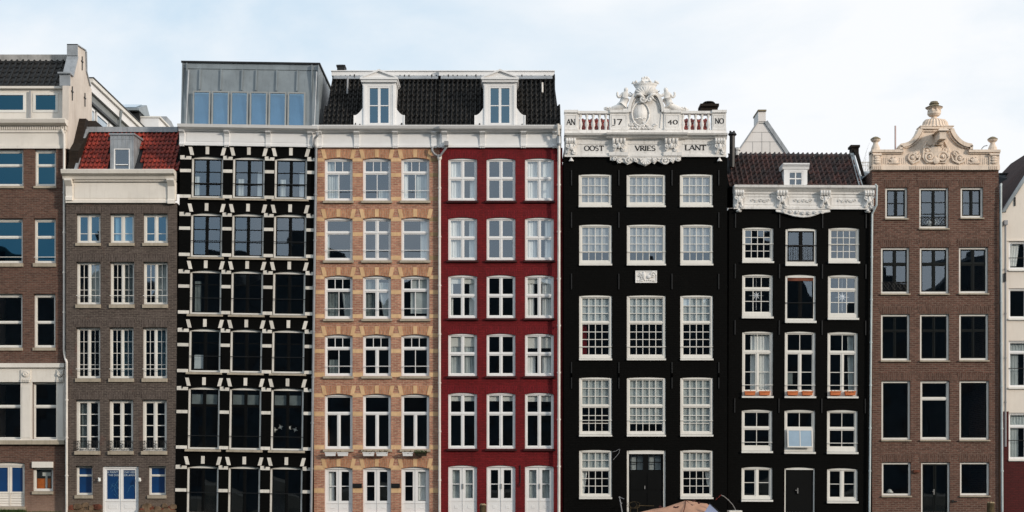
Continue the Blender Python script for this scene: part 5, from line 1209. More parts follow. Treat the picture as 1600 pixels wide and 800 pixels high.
H.part('scroll_apron', CW, f)
sk7 = lambda q, z: 1219 < q < 1262 and z > 258
tiled_roof(H, 1137, 1342, 1137, 1327, 291, 241, .15, 2.0, 'brown_tile', 27, 8, skip=sk7, wave=.12)
m = M(); d = .2
for a, b, y0, y1 in ((1222.5, 1229, 264, 291), (1252, 1259, 264, 291), (1229, 1252, 264, 267.5)): m.box(H.X(a, d), H.X(b, d), d, d+.1, H.Z(y1, d), H.Z(y0, d))
m.box(H.X(1222.5, d), H.X(1224, d), d+.1, 1.6, H.Z(291, d), H.Z(264, d)); m.box(H.X(1257.5, d), H.X(1259, d), d+.1, 1.6, H.Z(291, d), H.Z(264, d))
m.prof([(d-.03, H.Z(264.5, d)), (d-.06, H.Z(261, d)), (d-.16, H.Z(258, d)), (d-.16, H.Z(256, d)), (2.0, H.Z(255, d)), (2.0, H.Z(264, d))], H.X(1220, d), H.X(1261.5, d))
m.build('dormer', 'clean_white', H.root); roofwin(H, 1229, 1252.3, 267.3, 291, d+.01, 2, 2, 'clean_white', .06, 'glass', .045)
def f(m):
    V = lambda px, py, d_: (H.X(px, d_), d_, H.Z(py, d_))
    m.hull8([V(1340, 291, .05), V(1346.5, 291, .05), V(1346.5, 291, .35), V(1340, 291, .35)], [V(1325.5, 238.5, 1.9), V(1331.5, 238.5, 1.9), V(1331.5, 238.5, 2.2), V(1325.5, 238.5, 2.2)])
H.part('verge_flashing', 'zinc', f)
def f(m):
    V = lambda px, py, d_: (H.X(px, d_), d_, H.Z(py, d_))
    m.hull8([V(1344, 275, 1.0), V(1349, 275, 1.0), V(1349, 275, 2.6), V(1344, 275, 2.6)], [V(1330, 230, 2.0), V(1337, 230, 2.0), V(1337, 230, 2.6), V(1330, 230, 2.6)])
    d_ = 2.1; H.pbox(m, 1327, 231, 1338, 240, d_-.15, d_+.3, d_); H.pbox(m, 1325, 227.5, 1339.5, 231, d_-.2, d_+.35, d_)
H.part('chimney', 'dark_gable_brick', f)
def f(m):
    d_ = 1.2; m.tube([(H.X(1141.5, d_), d_, H.Z(262, d_)), (H.X(1141.5, d_), d_, H.Z(213, d_))], .11, 8); m.lathe([(.12, H.Z(213, d_)), (.18, H.Z(211, d_)), (.14, H.Z(208, d_)), (.03, H.Z(206.5, d_))], H.X(1141.5, d_), d_, 8)
    for a in (1138.5, 1144): m.tube([(H.X(a, d_), d_, H.Z(210, d_)), (H.X(a, d_), d_, H.Z(205, d_))], .04, 6)
H.part('flue_pipe', 'iron', f)
H.part('flue_cowl', 'steel', lambda m: m.lathe([(.1, H.Z(243, 1.6)), (.1, H.Z(236, 1.6)), (.15, H.Z(235.5, 1.6)), (.15, H.Z(232.5, 1.6)), (.1, H.Z(231, 1.6))], H.X(1148.5, 1.6), 1.6, 10))
H.pipe([(1362, 290, -.3), (1365, 292, -.3), (1365, 322, -.24), (1359.5, 335, -.12), (1357.3, 802, -.12)], .04, 'pale_pipe')
# ------------------------------------------------------------------ HOUSE 8 : brown brick bell gable
H = House('bell_gable_house', 'brown brick house with cream carved bell gable crowned by an urn', 0.02, 1362.5, 1560.5, 266)
W8 = [((1383.3, 293, 1418, 341), [(1, [1, 1], 2)], dict(st=2, m=.8)), ((1501, 292.5, 1536.2, 340), [(1, [1, 1], 2)], dict(st=2, m=.8)),
      ((1436.5, 293, 1482.3, 356.5), [(1, [1, 1], 3)], dict(st=1.6, m=1.4, rail=1)),
      ((1376.5, 386.5, 1421, 458.5), [(.34, [1, 1], 1), (.66, [1, 1], 1)], dict(st=1.8, m=1.6, t=1.6, rail=1)), ((1437.2, 386.5, 1482.6, 458.5), [(.34, [1, 1], 1), (.66, [1, 1], 1)], dict(st=1.8, m=1.6, t=1.6)), ((1498.3, 386, 1544, 458), [(.34, [1, 1], 1), (.66, [1, 1], 1)], dict(st=1.8, m=1.6, t=1.6)),
      ((1376.5, 490.8, 1421.6, 563), [(.34, [1, 1], 1), (.66, [1, 1], 1)], dict(st=1.6, m=.8, t=.8)), ((1437.5, 490.6, 1483, 563), [(.34, [1, 1], 1), (.66, [1, 1], 1)], dict(st=1.6, m=.8, t=.8)), ((1498.8, 490.4, 1544.5, 562.6), [(.34, [1, 1], 1), (.66, [1, 1], 1)], dict(st=1.6, m=.8, t=.8)),
      ((1377.3, 595, 1422.5, 687), [(1, [1], 1)], dict(st=1.4)), ((1438, 594.8, 1483.8, 687), [(.28, [1], 1), (.72, [1], 1)], dict(st=.9, t=3.4, ws=1)), ((1499.2, 594.7, 1545.6, 687), [(1, [1], 1)], dict(st=1.4)),
      ((1377.8, 722.3, 1423.3, 774.3), [(1, [1], 1)], dict(st=1.4)), ((1500, 722, 1546, 774), [(1, [1], 1)], dict(st=1.4))]
for r_, s_, o in W8:
    rail = o.pop('rail', 0); ws = o.pop('ws', 0)
    w = H.win(r_, s_, fw=3.1, b=1.5, rec=.08, sm=None if ws else 'dark_green_paint', fm='white_paint', sill=(1, 2.6, .08), sillmat='sill_stone', **o)
    x0, x1, z0, z1 = H.last
    soldier(H, r_[0], r_[2], r_[1]-12, r_[1]-.5, 0, 'russet_soldier', 1.5, 3)
    if rail:
        m = M(); zt = z0+.45; y_ = .05
        for zz in (z0+.14, zt): m.tube([(x0+.08, y_, zz), (x1-.08, y_, zz)], .012, 5)
        n = 4; cw = (x1-x0-.16)/n
        for k in range(n):
            xm = x0+.08+cw*(k+.5); m.tube([(xm-cw/2, y_, z0+.14), (xm, y_, (z0+.14+zt)/2), (xm-cw/2, y_, zt)], .009, 5); m.tube([(xm+cw/2, y_, z0+.14), (xm, y_, (z0+.14+zt)/2), (xm+cw/2, y_, zt)], .009, 5)
            m.tube([(xm+.1*cos(t_*pi/4), y_, (z0+.14+zt)/2+.12*sin(t_*pi/4)) for t_ in range(9)], .008, 5)
        m.build('railing', 'iron', w)
w = H.win((1439.3, 722.3, 1484.2, 801), [(1, [1, 1], 1)], fw=2.8, bw=.3, st=2.2, m=.4, rec=.08, sm='dark_green_paint', name='door', fm='white_paint')
for k, (px, py, w_) in enumerate(((1452, 352, .16), (1461, 350, .17), (1390, 771.5, .14))):
    z_ = PZ(py, .5); tag(M().lathe([(.03, z_-.12), (w_, z_-.06), (w_*1.05, z_+.05), (w_*.5, z_+.16), (.02, z_+.18)], PX(px, .5), .5, 14).build('lamp_shade', 'blind_white'),
        ('round white lamp shade behind the left leaf of the top balcony window', 'round white lamp shade behind the right leaf of the top balcony window', 'small white lamp shade inside the lower left window of the brown gable house')[k], 'lamp')
soldier(H, 1439.3, 1484.2, 710, 722, 0, 'russet_soldier', 1.5, 3)
m = M(); m.box(H.X(1459), H.X(1460.5), .02, .1, H.Z(773), H.Z(764.5)).box(H.X(1457), H.X(1460), .0, .03, H.Z(768.6), H.Z(767.6)); m.build('door_handle', 'steel', w)
H.wall('russet_brick', storeys=(372, 474, 578, 704), depth=9)
m = M(); x, z = H.X(1431), H.Z(736.5); m.box(x-.1, x+.12, -.14, 0, z-.04, z+.05); m.box(x-.14, x-.05, -.18, -.1, z-.05, z+.03); m.build('wall_lamp', 'rubble_red', H.root)
m = M(); x, z = H.X(1491), H.Z(784); m.box(x-.1, x-.03, -.07, 0, z-.03, z+.07).box(x, x+.1, -.05, 0, z-.01, z+.04); m.build('door_bell', 'iron', H.root)
CS = 'carved_sand'
def bell(n=10):
    R = [(1485, 200.3)]+[(1485+.5+(1514.5-1485)*t_**1.25, 203+(228.5-203)*(1-(1-t_)**1.9)) for t_ in [k/n for k in range(n+1)]]+[(1516, 231)]
    return R
def f(m):
    R = bell(); Lf = [(2*1461.2-a, b) for a, b in R]
    poly = [(H.X(a), H.Z(b)) for a, b in [(1561, 262), (1361, 262), (1361, 238), (Lf[-1][0], 238)]+Lf[::-1]+R+[(R[-1][0], 238), (1561, 238)]]
    m.prism(poly, -.06, .32)
H.part('bell_gable', CS, f)
def f(m):
    H.pbox(m, 1361, 259.5, 1561, 266.3, -.12, .3)
    for k in range(26): H.pbox(m, 1421+k*3, 260.5, 1422.6+k*3, 265.5, -.145, -.12)
    for a in (1363, 1544):
        for k in range(5): H.pbox(m, a+k*3, 260.5, a+1.6+k*3, 265.5, -.145, -.12)
    H.pbox(m, 1361, 257.5, 1561, 259.5, -.085, -.06)
H.part('base_moulding', CS, f)
def f(m):
    R = bell(); 
    for s_ in (1, -1):
        P = [(H.X(1461.2+s_*(a-1461.2)), H.Z(b)) for a, b in R[1:]]
        m.ribbon(P, .15, -.2, .36); m.ribbon([(p[0]-s_*.1, p[1]-.08) for p in P], .05, -.13, .3)
        e = P[-1]; x2 = H.X(1561 if s_ > 0 else 1361); m.box(min(e[0]-s_*.1, x2), max(e[0]-s_*.1, x2), -.2, .36, H.Z(239.2), H.Z(235.3)); m.box(min(e[0]-s_*.1, x2), max(e[0]-s_*.1, x2), -.14, .3, H.Z(241), H.Z(239.2))
        m.box(e[0]-.05, e[0]+.05, -.2, .36, H.Z(236), H.Z(229))
    m.box(H.X(1436.5), H.X(1486), -.22, .36, H.Z(203), H.Z(199.5)); m.box(H.X(1440), H.X(1482), -.13, .3, H.Z(206.5), H.Z(203))
H.part('gable_coping', 'carved_sand', f)
def f(m):
    rr = random.Random(4)
    for a, b in ((1362.5, 1376), (1544.5, 1559)):
        H.pbox(m, a, 241, b, 259.5, -.12, -.06); xm = H.X((a+b)/2); m.tube([(H.X(a), -.15, H.Z(243)), (H.X(b), -.15, H.Z(243))], .05, 8)
        for k in range(3): m.blob((xm, -.14, H.Z(247+k*4)), (.13, .05, .06), 8, 4, .15)
    for c in (1396, 1522):
        m.blob((H.X(c), -.1, H.Z(252)), (.16, .05, .12), 8, 5, .1)
        for k in range(6): m.tube([(H.X(c), -.12, H.Z(256)), (H.X(c)+.2*cos(pi*k/5), -.1, H.Z(256)+.26*sin(pi*k/5))], [.02, .035], 5)
        for s_ in (-1, 1):
            for k in range(4): a = c+s_*(9+k*3.3); H.pbox(m, a, 247, a+1.5, 257, -.075, -.06)
    for s_ in (-1, 1):
        c = 1461.2
        m.spiral(H.X(c+s_*37), H.Z(248), .2, 1.6, -s_, y=-.1, th=.055); m.spiral(H.X(c+s_*31), H.Z(241), .13, 1.2, s_, y=-.1, th=.045)
        m.tube([(H.X(c+s_*44), -.08, H.Z(250)), (H.X(c+s_*36), -.1, H.Z(256)), (H.X(c+s_*27), -.1, H.Z(252)), (H.X(c+s_*24), -.1, H.Z(243))], [.03, .06, .05, .03], 6)
        m.spiral(H.X(c+s_*10), H.Z(246), .22, 1.7, s_, y=-.12, th=.06); m.spiral(H.X(c+s_*15), H.Z(236), .15, 1.4, -s_, y=-.1, th=.045)
        m.tube([(H.X(c+s_*5), -.08, H.Z(255)), (H.X(c+s_*14), -.1, H.Z(255)), (H.X(c+s_*20), -.1, H.Z(247)), (H.X(c+s_*19), -.1, H.Z(233)), (H.X(c+s_*14), -.09, H.Z(222))], [.03, .05, .055, .05, .03], 6)
    m.blob((H.X(c), -.1, H.Z(238)), (.25, .07, .3), 10, 6, .08); m.blob((H.X(c), -.14, H.Z(252)), (.16, .06, .14), 8, 5, .1)
    for k in range(10): m.blob((H.X(c-14+rr.uniform(0, 28)), -.1, H.Z(rr.uniform(224, 254))), (.07, .045, .05), 6, 4, .2)
H.part('gable_carving', CS, f)
# hoist beam
def f(m):
    m.box(-.13, .13, -.75, .1, -.16, .14); m.hull8([(-.24,-.85,.14),(.24,-.85,.14),(.24,.1,.14),(-.24,.1,.14)], [(-.14,-.8,.22),(.14,-.8,.22),(.14,.1,.22),(-.14,.1,.22)]); m.box(-.16, .16, -.2, .05, -.26, -.16); m.box(-.16, .16, -.4, -.3, -.2, -.16)
m = M(); f(m); m.v = [(x+H.X(1464), y_-.1, z+H.Z(218)) for x, y_, z in m.v]; m.build('hoist_beam', CS, H.root)
def f(m):
    cx = H.X(1461.8)
    P = [(.62, H.Z(199.5)), (.5, H.Z(196)), (.46, H.Z(191)), (.36, H.Z(187)), (.2, H.Z(185))]
    m.lathe(P, cx, .05, 24, .5)
    for k in range(13): a = pi+pi*k/12; m.tube([(cx+r_*cos(a), .05+r_*.5*sin(a), z_) for r_, z_ in P[:4]], .028, 5)
    m.box(cx-.66, cx+.66, -.24, .36, H.Z(199.6), H.Z(198.2))
H.part('urn_base', CS, f)
H.part('urn', CS, lambda m: m.lathe([(.13, H.Z(185.5)), (.1, H.Z(182.5)), (.2, H.Z(181)), (.26, H.Z(178)), (.25, H.Z(173)), (.22, H.Z(171.5)), (.33, H.Z(168.5))], H.X(1460), .05, 16))
H.part('urn_lid', 'weathered_stone', lambda m: m.lathe([(.30, H.Z(168.6)), (.34, H.Z(167.5)), (.2, H.Z(165)), (.16, H.Z(163)), (.2, H.Z(162)), (.16, H.Z(160.5)), (.14, H.Z(158.5)), (.02, H.Z(158))], H.X(1460), .05, 14))
def f(m):
    rr = random.Random(1)
    for k in range(9): a = k*.7; m.blob((H.X(1460)+.24*cos(a), .05-.24*abs(sin(a)), H.Z(173.5-1.5*(k % 2))), (.045, .04, .05), 6, 4, .2)
H.part('urn_garland', CS, f)
for c in (1368.5, 1551.5):
    H.part('finial', CS, lambda m: m.lathe([(.18, H.Z(235.5)), (.17, H.Z(231)), (.1, H.Z(225)), (.09, H.Z(222.5)), (.17, H.Z(220)), (.2, H.Z(218))], H.X(c), .05, 4 if False else 12))
    H.part('finial_cap', 'weathered_stone', lambda m: m.lathe([(.2, H.Z(218.1)), (.2, H.Z(216.8)), (.1, H.Z(214)), (.02, H.Z(213))], H.X(c), .05, 12))
H.part('wire', 'iron', lambda m: m.tube([(H.X(1534.5), .1, H.Z(235)), (H.X(1535.5), .1, H.Z(231)), (H.X(1539), .1, H.Z(227.5)), (H.X(1544), .1, H.Z(226.5))], .015, 5))
H.pipe([(1565.5, 287, .1), (1562.6, 292, -.1), (1562.2, 340, -.12), (1564.5, 802, -.12)], .045, 'pale_pipe')
# ------------------------------------------------------------------ HOUSE 9 : cream plaster at the right edge
H = House('cream_house', 'cream plastered house with dark red ground floor at the right edge', 0.18, 1563.5, 1717, 332)
for y0, y1, s_, o in ((377, 421, [(1, [1, 1], 1)], {}), (450.5, 497.5, [(1, [1, 1], 1)], {}), (532.5, 605, [(.22, [1], 1), (.78, [1, 1], 1)], {}), (645, 717.5, [(.27, [1], 1), (.73, [1, 1], 1)], {})):
    cur = [(0.0, .35, 0, .9, 'curtain_white', 'w', -.3), (.55, 1, 0, 1, 'curtain_white')] if y0 == 377 else [(0, 1, 0, .25, 'curtain_grey'), (0, .3, .2, 1, 'curtain_grey')] if y0 > 530 else ()
    for xa_, xb_ in ((1576, 1632), (1652, 1706)): H.win((xa_, y0, xb_, y1), s_, fw=2.2, t=2.4, m=2.6, st=1.3, rec=.06, fm='clean_white', sm='clean_white' if y0 > 500 and False else None, sill=(1, 3, .07), guard=(.6,) if y0 != 450.5 else (), cur=cur)
H.wall('cream_plaster', storeys=(435, 515, 625, 730), depth=9)
H.part('painted_plinth', 'maroon_paint_brick', lambda m: (H.pbox(m, 1563.8, 643, 1575.9, 838, -.02, -.001), H.pbox(m, 1575.9, 721, 1716.5, 838, -.02, -.001), H.pbox(m, 1632.1, 643, 1651.9, 721, -.02, -.001), H.pbox(m, 1706.1, 643, 1716.5, 721, -.02, -.001)))
def f(m):
    m.prism([(H.X(1572), H.Z(332)), (H.X(1708), H.Z(332)), (H.X(1708), H.Z(329)), (H.X(1640), H.Z(223)), (H.X(1572), H.Z(329))], 0, TH)
H.part('gable_wall', 'cream_plaster', f)
def f(m):
    P = lambda a, b: (H.X(a), H.Z(b))
    m.prism([P(1564.5, 331.5), P(1569.5, 331.5), P(1640, 221.5), P(1640, 214)], -.07, .15); m.prism([P(1715.5, 331.5), P(1710.5, 331.5), P(1640, 221.5), P(1640, 214)], -.07, .15)
H.part('verge_flashing', 'zinc', f)
def f(m):
    W2 = lambda px, py, d_: (H.X(px, d_), d_, H.Z(py, d_))
    a, b, c = W2(1564.5, 331.5, .15), W2(1640, 215, .15), W2(1715.5, 331.5, .15); p, q_, r_ = W2(1561, 300, 4), W2(1640, 217, 4), W2(1719, 300, 4); dz = lambda v: (v[0], v[1], v[2]-.15)
    m.hull8([dz(a), dz(b), dz(q_), dz(p)], [a, b, q_, p]); m.hull8([dz(b), dz(c), dz(r_), dz(q_)], [b, c, r_, q_])
    e1, e2 = (p[0], 9, p[2]), (q_[0], 9, q_[2]); e3 = (r_[0], 9, r_[2]); m.hull8([dz(p), dz(q_), dz(e2), dz(e1)], [p, q_, e2, e1]); m.hull8([dz(q_), dz(r_), dz(e3), dz(e2)], [q_, r_, e3, e2])
    m.prism([(e1[0], e1[2]), (e3[0], e3[2]), (e2[0], e2[2])], 8.9, 9)
H.part('roof', 'dark_slope', f)
m = M(); H.pbox(m, 1566.5, 345.5, 1572, 352.5, -.22, -.06); m.build('rain_hopper', 'grey_pipe', H.root)
H.pipe([(1569.5, 352, -.12), (1569.5, 698, -.12)], .04, 'grey_pipe')
for py in (315, 434): H.part('wall_anchor', 'iron', lambda m: m.box(H.X(1585.5 if py == 315 else 1569)-.02, H.X(1585.5 if py == 315 else 1569)+.025, -.17 if py != 315 else -.04, 0, H.Z(py)-.17, H.Z(py)+.17))
H.part('plaster_step', 'cream_plaster', lambda m: H.pbox(m, 1572, 374.5, 1712, 376.8, -.03, -.001))
# ------------------------------------------------------------------ things behind
def thing_box(name, label, cat, loc): return empty(name, loc, label, cat)
# long rear wing beside the red roof
r = thing_box('rear_wing', 'grey rear wing with white fascia and tall windows behind the red tiled roof', 'building', (-17.65, 4, -.45))
M().box(-4, 0, 0, 12.5, 0.3, 17.9).build('wall', 'grey_frame', r)
M().box(-4.2, .12, -.1, 12.6, 17.9, 18.25).build('fascia', 'clean_white', r)
M().box(-4.2, .22, -.1, 12.7, 18.25, 18.42).build('gutter', 'white_paint', r)
M().box(-4.1, .26, -.12, 12.7, 18.42, 18.46).build('roof_edge', 'iron', r)
for (a, b, sub) in ((.3, .8, 1), (1.1, 2.9, 1), (3.2, 3.7, 1), (5.3, 6.4, 1), (6.8, 7.8, 1), (8.2, 9.4, 1)):
    w = M().box(0, .06, a, a+.08, 14.4, 17.3).box(0, .06, b-.08, b, 14.4, 17.3).box(0, .06, a+.08, b-.08, 17.2, 17.3).box(0, .06, a+.08, b-.08, 14.4, 14.5).build('window', 'clean_white', r)
    p = M().box(.01, .02, a+.08, b-.08, 14.5, 17.2).build('pane', 'skylight_glass', w)
M().tube([(.2, 4.6, 18.2), (.12, 4.6, 17.6), (.12, 4.6, 14)], .06, 6).build('downpipe', 'zinc', r)
M().box(0, .1, -.1, 12.4, 17.42, 17.52).build('trim', 'iron', r)
# penthouse with skylight
r = thing_box('penthouse', 'small rooftop penthouse with sloping skylight above a dark wall', 'building', (-19.0, 16.5, 0))
M().box(-1.6, .45, 0, 2.0, 14, 19.55).build('wall', 'iron', r)
M().prof([(-.35, 19.6), (-.35, 19.7), (1.3, 20.25), (2.2, 19.7), (2.2, 19.6)], -1.9, .5).build('roof', 'zinc', r)
M().prof([(-.2, 19.77), (-.2, 19.8), (1.1, 20.24), (1.1, 20.21)], -1.5, -.62).build('skylight', 'skylight_glass', r)
M().prof([(-.2, 19.77), (-.2, 19.8), (1.1, 20.24), (1.1, 20.21)], -.55, .3).build('skylight', 'skylight_glass', r)
r2 = thing_box('white_annex', 'low white rooftop annex stepping down beside the dark penthouse', 'building', (-18.55, 16.6, 0))
M().box(0, .9, 0.1, 6, 13, 19.35).build('wall', 'clean_white', r2)
M().prof([(2.1, 19.3), (2.1, 19.9), (3.2, 19.9), (6, 19.3)], .0, .85).build('parapet', 'zinc_light', r2)
M().box(.35, 1.3, -.6, .6, 13, 18.2).build('vent_housing', 'grey_frame', r2)
M().box(-.05, 1.0, 0.05, 6.1, 19.35, 19.42).build('roof_edge', 'white_paint', r2)
# pale pointed gable
y = 8.0; r = thing_box('pale_gable_house', 'pale boarded gable with chimney neck rising behind the brown tiled roof', 'house', (PX(1190.5, y), y, 0))
gx = lambda p: PX(p, y)-PX(1190.5, y); gz = lambda q: PZ(q, y)
M().prism([(gx(1138), 3), (gx(1240), 3), (gx(1240), gz(254)), (gx(1196), gz(188)), (gx(1185), gz(188)), (gx(1138), gz(258))], 0, .3).build('wall', 'pale_board', r)
M().box(gx(1184.5), gx(1196.3), -.04, 1.2, gz(190), gz(174.5)).build('chimney', 'pale_board', r)
M().box(gx(1183.8), gx(1197), -.1, 1.3, gz(174.5), gz(172)).build('chimney_cap', 'weathered_stone', r)
m = M()
m.ribbon([(gx(1196.5), gz(190)), (gx(1243), gz(258))], .16, -.06, 6); m.ribbon([(gx(1184.3), gz(190)), (gx(1137), gz(260))], .06, -.05, 6)
m.build('verge', 'zinc_light', r)
m = M()
m.ribbon([(gx(1186), gz(192.5)), (gx(1196), gz(193)), (gx(1237), gz(254))], .035, -.015, .01)
m.box(gx(1164), gx(1216), -.008, .01, gz(221.8), gz(221.4)); m.box(gx(1175), gx(1206.5), -.008, .01, gz(206.8), gz(206.4)); m.box(gx(1190.3), gx(1190.7), -.008, .01, gz(250), gz(206.4))
for a in (1176, 1203): m.box(gx(a), gx(a)+.01, -.008, .01, gz(250), gz(221.6))
m.build('board_joint', 'grey_frame', r)
# roof terrace with railing behind the black/brown house gap
y = 5; r = thing_box('roof_terrace', 'white railed roof terrace between the low black and bell gable houses', 'terrace', (PX(1352, y), y, 0))
tx = lambda p: PX(p, y)-PX(1352, y); tz = lambda q: PZ(q, y)
M().box(tx(1338), tx(1366), 0, 3, 8, tz(275)).build('wall', 'zinc', r)
m = M(); m.box(tx(1343), tx(1364), .1, .13, tz(253.2), tz(252)); m.box(tx(1343), tx(1364), .1, .13, tz(258.5), tz(257.8))
for k in range(9): m.box(tx(1343+k*2.5), tx(1343.7+k*2.5), .1, .13, tz(275), tz(252))
m.build('railing', 'white_paint', r)
M().prof([(-2.5, tz(292)), (-.05, tz(268)), (-.05, tz(292))], tx(1346), tx(1366)).build('roof', 'zinc', r)
y = 7; r = thing_box('rear_roof', 'dark blue grey flat roof showing between the bell gable and the cream house', 'roof', (PX(1575, y), y, 0))
M().box(PX(1560, y)-PX(1575, y), .9, 0, 3, 5, PZ(272.5, y)).build('wall', 'zinc', r); M().box(PX(1560, y)-PX(1575, y), .95, -.1, 3.1, PZ(272.5, y), PZ(270.8, y)).build('roof_edge', 'iron', r)
M().prof([(-4.6, PZ(325, 3)), (-4.6, PZ(292, 3)), (0, PZ(275, 7)), (0, PZ(325, 3))], PX(1557, y)-PX(1575, y), .1).build('roof', 'far_roof', r)
# antenna mast
m = M(); m.tube([(0, 0, 0), (0, 0, 3.6)], .035, 6); m.box(-.05, .05, -.05, .05, 0, .3); q = m.build('mast', 'pink_pole'); q.location = (PX(1399, 1.5), 1.5, PZ(196.5, 1.5)-3.6); tag(q, 'thin pinkish mast standing up behind the bell gable', 'mast')
# bare tree behind
def bare_tree(px, y, pyt, label, h=8, seed=3):
    rr = random.Random(seed); zt = PZ(pyt, y); r = empty('bare_tree', (PX(px, y), y, .3), label, 'tree')
    m = M(); th = zt-.3; M().tube([(0, 0, 0), (.1, 0, th*.35), (0, .1, th*.6)], [.28, .2, .12], 8).build('trunk', 'bark', r)
    def br(p, d, L_, rad, dep):
        q = p+d*L_; m.tube([p, p+d*L_*.5+Vector((rr.uniform(-.05, .05)*L_, 0, 0)), q], [rad, rad*.8, rad*.55], 5)
        if dep <= 0: return
        for k in range(3 if dep > 1 else 4):
            dd = (d+Vector((rr.uniform(-.4, .4), rr.uniform(-.4, .4), rr.uniform(-.1, .45)))).normalized()
            br(p+d*L_*rr.uniform(.45, 1), dd, L_*rr.uniform(.55, .75), rad*.55, dep-1)
    for k in range(3):
        a = 2*pi*k/3; br(Vector((0, .1*(k > 2), th*(.5+.03*k))), Vector((.1*cos(a), .2*sin(a), 1)).normalized(), th*.19, .03, 3)
    m.build('crown', 'bark', r)
bare_tree(1327, 22, 205, 'bare leafless tree whose twigs show above the brown tiled roof', seed=5)
# ------------------------------------------------------------------ boat, posts, plants in the foreground
y = -2.6
r = empty('covered_boat', (PX(1068, y), y, -.95), 'small boat moored before the tall black house under a tan canvas cover', 'boat')
bx = lambda p: PX(p, y)-PX(1068, y); bz = lambda q: PZ(q, y)+.95
m = M(); xs = [bx(975), bx(1000), bx(1030), bx(1080), bx(1130), bx(1158), bx(1165)]; ws = [.1, .55, .8, .9, .85, .6, .3]
V = []
for x_, w_ in zip(xs, ws): V += [(x_, -w_, bz(801)), (x_, -w_*.75, .25), (x_, 0, .02), (x_, w_*.75, .25), (x_, w_, bz(801))]
F = [(5*i+k, 5*i+k+5, 5*i+k+6, 5*i+k+1) for i in range(len(xs)-1) for k in range(4)]+[(0, 1, 2, 3, 4), tuple(5*(len(xs)-1)+k for k in (4, 3, 2, 1, 0))]
m.add(V, F); m.build('hull', 'hull', r)
# canvas: ridge line sagging between supports, folded sheet with thickness
ridge = [(996, 801), (1020, 796), (1040, 791.5), (1058, 786), (1071, 782), (1083, 783.4), (1095, 785), (1105, 786.5), (1112, 792), (1121, 803)]
V = []; rows = 9; rr = random.Random(8)
for i, (a, b) in enumerate(ridge):
    wd = .25+.62*min(1, i/5)
    for k in range(rows):
        t = k/(rows-1)*2-1; sag = (abs(t)**1.25)*(bz(b)-bz(803)) if b < 803 else 0
        V.append((bx(a)+.04*sin(k*1.3+i), t*wd, bz(b)-sag-.03*sin(abs(t)*pi)*(1+.5*sin(i*2.1))+rr.uniform(-.022, .022)))
N = len(V); V2 = [(x_, y_, z_-.012) for x_, y_, z_ in V]; F = []
for i in range(len(ridge)-1):
    for k in range(rows-1): c = i*rows+k; F.append((c, c+1, c+rows+1, c+rows)); F.append((N+c, N+c+rows, N+c+rows+1, N+c+1))
m = M().add(V+V2, F); cv = m.build('canvas_cover', 'canvas', r, smooth=True)
m = M()
m.tube([(bx(1071), -.02, bz(781.7)), (bx(1069), -.3, bz(790)), (bx(1064), -.7, bz(801))], .014, 5); m.tube([(bx(1072), -.02, bz(781.7)), (bx(1083), -.35, bz(792)), (bx(1092), -.75, bz(802))], .008, 5); m.build('seam', 'red_sill', cv)
M().prism([(bx(1104), bz(787.2)), (bx(1118), bz(800)), (bx(1094), bz(801)), (bx(1098), bz(797))], -.87, -.85).build('clear_panel', 'canvas_blue', cv)
M().tube([(bx(1105), -.5, bz(786.5)), (bx(1122), -.6, bz(801))], .03, 6).build('cover_bow', 'iron', r)
m = M()
for (a, b, w_) in ((1030, 792.3, 2.2), (1053, 793, 3), (1089, 786.3, 1.2), (1082, 782.6, 1.5)):
    for k in range(4): c = Vector((bx(a+rr.uniform(-w_, w_)), -.4-.3*(b > 790), bz(b+rr.uniform(-1.2, .3)))); m.add([c+Vector((-.05, 0, 0)), c+Vector((0, -.02, -.03)), c+Vector((.06, 0, .02)), c+Vector((0, .02, .04))], [(0,1,2,3)])
m.build('fallen_leaves', 'red_sill', cv)
M().box(bx(1138), bx(1158), -.3, .3, bz(802), bz(797.5)).build('stern_deck', 'boat_white', r)
# bent rod with red cloth
y = -2.3
m = M(); P = [(1151, 801), (1149, 796), (1145, 789), (1139, 782), (1132, 776), (1127, 773.5)]
m.tube([(PX(a, y), y, PZ(b, y)) for a, b in P], .016, 6); m.tube([(PX(1151, y), y, PZ(801, y)), (PX(1151.5, y), y, -.7)], .016, 6)
m.mi = 1; rr = random.Random(4)
for k in range(5):
    c = (PX(1126-k*1.6-rr.uniform(0, 1), y), y+rr.uniform(-.03, .03), PZ(774+k*1.6, y)); m.blob(c, (.022, .015, .022), 6, 4, .4)
q = m.build('bent_rod', ['steel', 'red_cloth']); tag(q, 'bent pale rod with a scrap of red cloth behind the covered boat', 'rod')
y = -1.6
m = M(); m.tube([(PX(973, y), y, -.95), (PX(972, y), y, PZ(800, y)), (PX(968, y), y, PZ(776.5, y))], .022, 6); m.tube([(PX(968, y), y, PZ(777, y)), (PX(975, y), y-.1, PZ(779.5, y))], .012, 5); m.box(PX(967, y), PX(969.2, y), y-.03, y+.03, PZ(777.8, y), PZ(775.8, y))
m.box(PX(969.5, y), PX(972, y), y-.03, y+.02, PZ(787, y), PZ(785.5, y)); tag(m.build('mooring_pole', 'grey_pipe'), 'thin grey pole with short crossbar beside the tall black house door', 'pole')
m = M(); y = -.7; rr = random.Random(6)
for k in range(6):
    c = Vector((PX(990+rr.uniform(-3, 3), y), y, PZ(789, y))); a0 = rr.uniform(0, 6); m.tube([c+Vector((rr.uniform(.16, .24)*cos(a0+t_*.6), .05*sin(t_), .13*sin(a0+t_*.6))) for t_ in range(9)], .006, 4)
